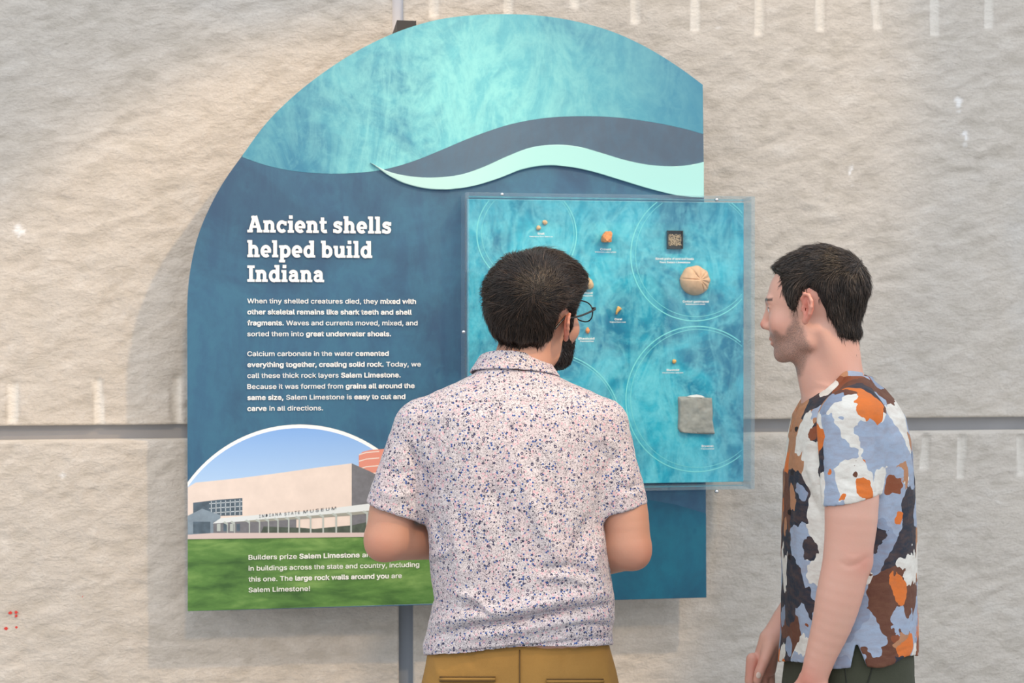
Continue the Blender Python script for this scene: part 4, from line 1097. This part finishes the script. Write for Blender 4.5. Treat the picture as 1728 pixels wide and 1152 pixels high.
V = V+normals(V, Q)*(.7*fbm(V/22, 2))[:, None]
o = sdf_obj('collar', V, Q, M_floral, sh1)

def trousers1(p):
    rows = [(1020, 876, 136, 0, 86), (1062, 876, 146, 0, 96), (1090, 876, 152, 0, 104), (1130, 877, 162, -2, 112), (1180, 879, 172, -8, 118), (1240, 879, 170, -6, 116), (1290, 879, 160, 0, 104)]
    d = loft(p, rows, 2.3)
    for s in (-1, 1):
        d = smin(d, chain(p, [np.array([879+s*78, 1262, -2]), np.array([879+s*80, 1560, -4]), np.array([879+s*84, 1945, 6])], [82, 60, 47], 10), 14)
    d = np.maximum(d, p[:, 1]-1948)
    return d
V, Q = mesh_sdf(trousers1, (680, 1012, -140), (1080, 1960, 140), 4.0)
N = normals(V, Q); back = np.clip(-N[:, 2]*1.6, 0, 1)
V = V+N*(crease(V, [([(877, 1095), (877, 1180)], -2.5, 2.2), ([(790, 1100), (800, 1125)], -2.5, 7), ([(950, 1098), (955, 1130)], -2.5, 7), ([(730, 1105), (745, 1150)], 2.5, 8), ([(1030, 1110), (1042, 1160)], -3, 5)])*back)[:, None]+N*(2.0*fbm(V/45, 3))[:, None]
M_must = cloth_mat('mustard_chino_cotton', (150, 112, 52)); tr1 = sdf_obj('trousers', V, Q, M_must, p1)
M_thread = plain('dark_seam', (92, 66, 28), .8)
def on_front(f, u, v, w0=-160):
    """slide from the viewer's side until the surface f is met"""
    w = w0
    def at(w): return A(u, v, w)
    for _ in range(60):
        d = float(f(np.array([at(w)], np.float32))[0])
        if d < .4: break
        w += max(.4, d*.7)
    return at(w)
def welt(u0, u1, v, f, m, parent):
    for dv, r in ((0, 1.0), (7.5, 1.0)):
        pts = [on_front(f, u, v+dv+(u-u0)*0)-np.array([0, 0, 3.2]) for u in np.linspace(u0, u1, 10)]
        link('pocket_seam', tube_mesh([(to_world(np.array(pts)), .0011*r)], 6, 'pocket_seam'), m, parent, True)
    pts = [on_front(f, u, v+3.8)-np.array([0, 0, 2.6]) for u in np.linspace(u0, u1, 10)]
    link('pocket_welt', tube_mesh([(to_world(np.array(pts)), .0030)], 8, 'pocket_welt'), M_must if m is M_thread else m, parent, True)
welt(742, 836, 1141, trousers1, M_thread, tr1); welt(922, 1018, 1145, trousers1, M_thread, tr1)
link('centre_seam', tube_mesh([(to_world(np.array([on_front(trousers1, 877, v)-np.array([0, 0, .2]) for v in np.linspace(1096, 1230, 14)])), .0012)], 6, 'centre_seam'), M_thread, tr1, True)
def shoes(us, w0, dirv, parent, m):
    dv = np.array(dirv, float); dv /= np.linalg.norm(dv); floor = V_FLOOR
    for u in us:
        def f(p):
            a = np.array([u, floor-16, w0]); d = rc(p, a-dv*18, a+dv*95, 24, 22)
            d = smin(d, rc(p, a+np.array([0, -38, 0]), a+dv*20+np.array([0, -6, 0]), 30, 26), 14)
            return smax(d, p[:, 1]-(floor-1), 3)
        V, Q = mesh_sdf(f, (u-150, floor-100, w0-150), (u+150, floor+16, w0+150), 4.0); link('shoe', mesh_np('shoe', to_world(V), Q), m, parent, True)
M_shoe = plain('brown_leather', (70, 48, 34), .4)
shoes((796, 962), 0, (0, 0, 1), p1, M_shoe)

# hair, beard of the first man
M_hair1 = hair_mat('dark_brown_hair', (.0035, .0028, .0024), (.078, .048, .031))
def base1(p):
    q = H1.loc(p); d = H1.skull(q)*H1.k
    return smin(d, rc(p, *nk1), 22)
WH = np.array([.042, -.074, .072], np.float32)
def T1(q):
    top = ss(.02, .09, q[:, 2]); fr = ss(-.02, .07, q[:, 1])
    return .007+.010*top+.012*top*fr+.004*ss(.02, -.08, q[:, 1])
def dir1(q, head):
    r = q-WH; n = np.linalg.norm(r, axis=1)[:, None]+1e-6; r = r/n
    c = np.array([0, -.014, .036], np.float32); nn = q-c; nn /= np.linalg.norm(nn, axis=1)[:, None]
    sw = np.cross(nn, r); D = r+.55*sw*np.exp(-n/.06)
    down = ss(.03, -.02, q[:, 2])[:, None]; D = D*(1-down*.5)+np.array([0, -.1, -1])*down
    tf = (ss(.05, .1, q[:, 2])*ss(-.03, .04, q[:, 1]))[:, None]; D = D*(1-tf*.7)+np.array([.75, .45, 0])*tf
    return (D @ head.M).astype(np.float32)
HB1 = [(y, z+(.026 if y < -.03 and z < 0 else 0)) for y, z in HB]
HB1[1:5] = [(.060, .052), (.047, .036), (.039, .014), (.034, .006)]
build_hair('hair', H1, base1, HB1, T1, WH, dir1, M_hair1, p1, 26000, 30, 3.2, H1.o-120, H1.o+np.array([125, 95, 125]), 11, scalp=WH)
M_beard = hair_mat('dark_beard', (.004, .003, .0028), (.04, .026, .018))
def bbase(p):
    q = H1.loc(p); x = q.copy(); x[:, 0] = np.abs(x[:, 0])
    d = smin(H1.skull(q), ell(x, (0, .040, -.045), (.052, .048, .060)), .03)
    d = smin(d, rc(x, (.050, -.002, -.050), (.046, .006, -.072), .014, .014), .02)
    d = smin(d, rc(x, (.046, .006, -.072), (.012, .072, -.092), .014, .013), .022)
    d = smin(d, ell(x, (0, .066, -.052), (.032, .030, .034)), .016)
    d = smin(d, sph(x, (.005, .0775, -.091), .0138), .014)
    return d*H1.k
def TB(q): return .0035+.004*ss(-.04, -.10, q[:, 2])+.004*ss(.04, .09, q[:, 1])
def dirb(q, head):
    D = np.tile(np.array([0, .25, -1.0]), (len(q), 1)); return (D @ head.M).astype(np.float32)
build_hair('beard', H1, bbase, BEARD, TB, WH, dirb, M_beard, p1, 6000, 10, 1.6, H1.o-np.array([110, 60, 110]), H1.o+np.array([125, 125, 125]), 21)

# eyeglasses
gl = thing('eyeglasses', tuple(to_world(H1.out((0, .12, .0)))), 'thin black-framed eyeglasses worn by the bearded man', 'eyeglasses')
M_frame = plain('black_frame', (18, 18, 20), .25); M_lens = acrylic('spectacle_lens', (.96, .985, .985))
def lens_pts(sx, k=1.0, n=36):
    out = []
    for i in range(n):
        a = 2*math.pi*i/n; c, s_ = math.cos(a), math.sin(a)
        x = .0265*math.copysign(abs(c)**.86, c)*(1.0+.06*s_)*k; z = .0215*math.copysign(abs(s_)**.86, s_)*k
        wrap = .006*((abs(sx*.036+x))/.06)**2
        out.append(H1.out((sx*.0365+x, .122-wrap, .0+z)))
    return np.array(out)
for sx in (-1, 1):
    P = to_world(lens_pts(sx)); link('rim', tube_mesh([(P, .0014)], 8, 'rim', closed=True), M_frame, gl, True)
    P2 = to_world(lens_pts(sx, .97)); c = P2.mean(0); link('lens', mesh_np('lens', np.vstack([P2, [c]]), [(i, (i+1) % len(P2), len(P2)) for i in range(len(P2))]), M_lens, gl, True)
    hp = [(sx*.0605, .1175, .011), (sx*.070, .113, .013), (sx*.0745, .095, .012), (sx*.0755, .05, .010), (sx*.0775, .012, .014), (sx*.0800, -.006, .021), (sx*.0815, -.026, .014), (sx*.0800, -.046, .002)]
    P = to_world(np.array([H1.out(h) for h in hp])); link('temple_arm', tube_mesh([(np.array(catmull(P, 5)), .0021)], 8, 'temple_arm'), M_frame, gl, True)
    e = to_world(H1.out((sx*.066, .1165, .0115))); bm = bmesh.new(); add_box(bm, e-.0028, e+.0028, .0007); link('hinge', bm_mesh(bm, 'hinge'), M_frame, gl)
P = to_world(np.array([H1.out(h) for h in ((-.0115, .121, .006), (0, .1245, .0085), (.0115, .121, .006))])); link('bridge', tube_mesh([(np.array(catmull(P, 5)), .0012)], 8, 'bridge'), M_frame, gl, True)

# ================================================================== the man in profile on the right
p2 = thing('person', tuple(to_world(np.array([1431, 1985, 0]))*[1, 1, 0]), 'dark-haired stubbled man in bold brown, blue and orange patterned shirt, standing in profile at right', 'person')
ga, b2 = math.radians(26), math.radians(5)
H2 = Head(A(1375, 519, 0), frame((math.sin(ga), .0, math.cos(ga)), (-math.cos(ga)*math.cos(b2), math.sin(b2), math.sin(ga)*math.cos(b2))), .937, ear_r=.92)
nk2 = (A(1420, 690, 0), A(1388, 605, 4), 56, 43)
def body2(p):
    d = rc(p, *nk2); d = smin(d, rc(p, A(1410, 640, 0), H2.out((0, -.030, -.020)), 46, 42), 12)
    d = smin(d, rc(p, A(1385, 670, 0), H2.out((0, .020, -.080)), 22, 16), 30)
    d = smin(d, chain(p, [A(1425, 640, -30), H2.out((-.050, -.020, -.050))], [8, 5], 4), 24)     # neck muscle
    hm = (np.abs(p-H2.o) < 150).all(1)
    if hm.any():
        e = np.full(len(p), 60.0, np.float32); e[hm] = H2.d_skin(p[hm]); d = smin(d, e, 10)
    rows = [(655, 1425, 50, 0, 55), (690, 1428, 76, 0, 140), (735, 1430, 84, 0, 155), (800, 1430, 92, 0, 150), (900, 1430, 95, 0, 145), (1000, 1430, 95, 0, 142), (1130, 1432, 97, 0, 150), (1240, 1432, 95, 0, 150)]
    d = smin(d, loft(p, rows), 16)
    a = schain(p, [A(1437, 712, -140), A(1437, 845, -165), A(1434, 905, -168), A(1427, 955, -168), A(1416, 1005, -165), A(1404, 1052, -160), A(1386, 1103, -152), A(1374, 1142, -146)], [46, 42, 39, 36.5, 35.5, 31, 24.5, 21], 3)
    a = smin(a, sph(p, A(1450, 948, -168), 17), 16)
    b = schain(p, [A(1430, 715, 140), A(1400, 955, 150), A(1343, 1028, 142), A(1303, 1078, 124)], [42, 34, 29, 20], 3)
    d = smin(d, smin(a, b, 4), 10)
    d = smin(d, hand_sdf(p, A(1373, 1146, -146), (-.22, .97, .05), (-.8, -.2, .55), -1, (.35, .5, .35)), 6)
    g = smin(rc(p, A(1300, 1080, 122), A(1286, 1122, 124), 19.5, 19), rc(p, A(1303, 1092, 124), A(1298, 1130, 128), 14, 12), 8)
    for pts, rr in (([(1270, 1112, 116), (1266, 1148, 112), (1270, 1180, 110), (1279, 1204, 108)], [11.5, 9.5, 8.3, 7]),
                    ([(1278, 1122, 126), (1275, 1162, 124), (1282, 1198, 120), (1293, 1220, 116)], [10.5, 9.4, 8.4, 7]),
                    ([(1289, 1128, 134), (1288, 1168, 132), (1294, 1202, 128), (1303, 1221, 124)], [10, 9, 8, 6.8]),
                    ([(1299, 1128, 140), (1301, 1163, 138), (1306, 1189, 134), (1312, 1205, 130)], [9, 8, 7.2, 6.2])):
        g = smin(g, chain(p, [A(*q) for q in pts], rr, 1.5), 3.5)
    g = smin(g, chain(p, [A(1298, 1090, 108), A(1290, 1114, 97), A(1282, 1134, 92), A(1278, 1148, 91)], [12, 9.8, 9, 7.5], 2), 4)
    d = smin(d, g, 7)
    return d
o = build_body(body2, H2, (1215, 660, -245), (1550, 1345, 220), 668, M_skin2, p2, .85, [(A(1450, 948, -186), 22), (A(1360, 1150, -160), 30), (A(1280, 1130, 110), 30)], folds=[([(1415, 946), (1432, 956), (1450, 951), (1464, 940)], -1.6, 3.5), ([(1424, 936), (1440, 942), (1456, 936)], 1.2, 4)])
for sx in (-1, 1): make_eye(H2, sx, p2)
# thumb nail of the far hand
def nail(u, v, w0):
    q = on_front(body2, u, v, w0); bm = bmesh.new(); bmesh.ops.create_uvsphere(bm, u_segments=14, v_segments=8, radius=1)
    c = to_world(q); 
    for x in bm.verts: x.co = Vector(c)+Vector(R_)*x.co.x*.0052+Vector(U_)*x.co.y*.0066+Vector(F_)*x.co.z*.0016
    link('thumb_nail', bm_mesh(bm, 'thumb_nail'), plain('nail', (226, 200, 184), .3), p2, True)

nail(1280, 1139, 0)
def shirt2(p):
    rows = [(640, 1432, 36, 0, 52), (655, 1432, 58, 0, 84), (675, 1430, 74, 0, 125), (700, 1430, 87, 0, 155), (735, 1430, 95, 0, 168), (800, 1430, 103, 0, 168), (900, 1430, 106, 0, 164), (1000, 1431, 107, 0, 162), (1060, 1431, 108, 0, 164), (1135, 1428, 110, 0, 168)]
    d = loft(p, rows, 2.2)
    d = smin(d, rc(p, A(1448, 655, -50), A(1446, 690, -130), 26, 36), 24); d = smin(d, rc(p, A(1448, 655, 50), A(1446, 690, 130), 26, 36), 24)
    for w, c in ((-1, A(1436, 852, -167)), (1, A(1415, 855, 165))):
        a = rc(p, A(1437, 712, w*143), c, 54, 45); e = (p-c.astype(np.float32)) @ np.array([.22 if w < 0 else 0, .97, 0], np.float32)
        i_ = smax(a+4.5, -(e+26), 4); a = np.maximum(smax(a, e+8, 4), -i_)
        d = smin(d, a, 14); d = np.maximum(d, -np.maximum(i_, 800-p[:, 1]))
    s_ = pj(p); hem = s_[:, 1]-(1116+12*np.exp(-((s_[:, 0]-1415)/50)**2)+8*np.exp(-((s_[:, 0]-1488)/28)**2)-10*ss(1500, 1536, s_[:, 0]))
    sl = np.maximum(np.abs(s_[:, 0]-(1447+.12*(s_[:, 1]-1100)))-(s_[:, 1]-1084)*.34, 1084-s_[:, 1]); sl = np.maximum(sl, p[:, 2]+60)
    inn = smax(loft(p, rows, 2.2)+4.5, -(hem+40), 3)
    d = np.maximum(np.maximum(d, hem), -inn); d = np.maximum(d, -sl)
    nk = np.minimum(rc(p, *nk2)-3.5, rc(p, A(1378, 676, 0), A(1350, 600, 0), 22, 24)); d = np.maximum(d, -np.maximum(nk, p[:, 1]-(700-(p[:, 0]-1372)*.9)))
    return d
V, Q = mesh_sdf(shirt2, (1300, 632, -230), (1565, 1130, 225), 2.5)
N = normals(V, Q); fr = np.clip(-N[:, 2]*1.6+.3, 0, 1)
fold = crease(V, [([(1390, 700), (1384, 740), (1388, 800), (1392, 828)], -4, 4), ([(1372, 700), (1366, 760), (1382, 830)], 4, 9), ([(1478, 700), (1482, 760), (1482, 840)], -4, 4.5),
    ([(1350, 770), (1372, 800), (1390, 850)], 4, 9), ([(1345, 800), (1368, 840), (1388, 880)], -3.5, 6), ([(1400, 660), (1385, 690), (1376, 715)], -2, 4),
    ([(1490, 840), (1500, 930), (1495, 1010)], 3, 10), ([(1510, 860), (1515, 960), (1512, 1060)], -2.5, 8), ([(1350, 900), (1356, 1000), (1350, 1090)], 2.5, 10), ([(1372, 960), (1376, 1040), (1370, 1100)], -2.5, 7),
    ([(1400, 800), (1430, 812), (1470, 822)], -2, 5), ([(1395, 815), (1430, 830), (1478, 836)], -1.2, 1.6), ([(1460, 1095), (1500, 1108), (1534, 1092)], -1.2, 1.6), ([(1330, 1098), (1380, 1106), (1440, 1110)], -1.2, 1.6),
    ([(1455, 640), (1490, 690), (1510, 760)], 1.5, 6)])
V = V+N*(fold*fr)[:, None]+N*(1.8*fbm(V/np.array([30, 52, 40]), 3))[:, None]*np.clip((V[:, 1]-660)/40, 0, 1)[:, None]
sh2 = sdf_obj('shirt', V, Q, M_paint, p2); tag(sh2, 'shirt with bold painted patches of navy, blue, cream, brown and orange')
def collar2(p):
    ax = np.array([1412, 1.0]); t = (p[:, 1]-640); cu = 1410+.55*t*0+ (p[:, 1]-640)*.25
    r = np.sqrt(((p[:, 0]-cu)/1.0)**2+(p[:, 2]/1.12)**2); R0 = 51+.50*t
    d = np.abs(r-R0)-2.4
    up = (602+(1438-p[:, 0])*.93)-p[:, 1]; lo_ = p[:, 1]-(630+(1450-p[:, 0])*.86+np.abs(p[:, 2])*.10)
    d = smax(smax(d, up, 3), lo_, 2.5)
    return np.maximum(d, np.where(p[:, 0] < 1400, 10-np.abs(p[:, 2]), -9))
V, Q = mesh_sdf(collar2, (1335, 585, -90), (1490, 730, 90), 1.6)
V = V+normals(V, Q)*(.8*fbm(V/20, 2))[:, None]
sdf_obj('collar', V, Q, M_paint, sh2)
M_btn = plain('black_button', (22, 22, 26), .3)
for u, v in ((1342, 724), (1335, 797), (1330, 864), (1331, 940)):
    q = on_front(shirt2, u+3, v, -120); c = to_world(q); bm = bmesh.new()
    bmesh.ops.create_cone(bm, cap_ends=True, segments=16, radius1=.0052, radius2=.0052, depth=.003)
    bmesh.ops.transform(bm, matrix=Matrix.Translation(c) @ Vector((0, 0, 1)).rotation_difference(Vector(-R_*.9-F_*.5)).to_matrix().to_4x4(), verts=bm.verts)
    link('button', bm_mesh(bm, 'button'), M_btn, sh2)
def trousers2(p):
    rows = [(1010, 1430, 92, 0, 146), (1110, 1432, 100, 0, 154), (1160, 1430, 104, 0, 160), (1220, 1430, 110, 0, 160), (1290, 1428, 95, 0, 150)]
    d = loft(p, rows, 2.3)
    for s in (-1, 1): d = smin(d, chain(p, [np.array([1430, 1265, s*78]), np.array([1424, 1560, s*80]), np.array([1436, 1945, s*86])], [82, 58, 47], 10), 14)
    return np.maximum(d, p[:, 1]-1948)
V, Q = mesh_sdf(trousers2, (1310, 1002, -180), (1550, 1960, 180), 4.0)
N = normals(V, Q); V = V+N*(2.0*fbm(V/45, 3))[:, None]
M_olive = cloth_mat('dark_olive_cotton', (58, 60, 44)); tr2 = sdf_obj('trousers', V, Q, M_olive, p2)
M_oth = plain('olive_seam', (36, 38, 28), .8)
for pl in ([(1424, 1118), (1428, 1150), (1432, 1200), (1436, 1260)], [(1474, 1118), (1468, 1140), (1462, 1160), (1458, 1190)]):
    pts = [on_front(trousers2, u, v, -200)-np.array([0, 0, .4]) for u, v in [tuple(q) for q in catmull(pl, 5)]]
    link('side_seam', tube_mesh([(to_world(np.array(pts)), .0012)], 6, 'side_seam'), M_oth, tr2, True)
shoes((1436,), -86, (-1, 0, 0), p2, M_shoe); shoes((1437,), 86, (-1, 0, 0), p2, M_shoe)

M_hair2 = hair_mat('brown_black_hair', (.0045, .0035, .003), (.105, .072, .05))
def base2(p):
    q = H2.loc(p); return smin(H2.skull(q)*H2.k, rc(p, A(1410, 640, 0), H2.out((0, -.030, -.020)), 46, 42), 16)
WH2 = np.array([-.005, -.085, .070], np.float32)
def T2(q):
    top = ss(.04, .10, q[:, 2]); fr = ss(.02, .085, q[:, 1])
    return .0035+.003*top+.003*fr*ss(.05, .09, q[:, 2])
def dir2(q, head):
    r = q-WH2; r /= np.linalg.norm(r, axis=1)[:, None]+1e-6
    dn = ss(.075, .02, q[:, 2])[:, None]
    D = r*(1-dn*.6)+np.array([0, -.25, -1.0])*dn
    tf = (ss(.07, .10, q[:, 2])*ss(-.04, .02, q[:, 1]))[:, None]; D = D*(1-tf*.6)+np.array([-.2, 1.0, -.1])*tf
    return (D @ head.M).astype(np.float32)
HB2 = [(.092, .084), (.080, .079), (.066, .077), (.053, .071), (.046, .054), (.044, .028), (.038, .006), (.029, -.004), (.020, .002), (.0165, .016), (.004, .036), (-.012, .038), (-.026, .028), (-.032, .008), (-.038, -.010), (-.046, -.035), (-.056, -.062), (-.075, -.072), (-.2, -.074), (-.2, .25), (.2, .25), (.2, .085)]
build_hair('hair', H2, base2, HB2, T2, WH2, dir2, M_hair2, p2, 26000, 27, 2.8, H2.o-np.array([130, 130, 115]), H2.o+np.array([125, 100, 115]), 31)
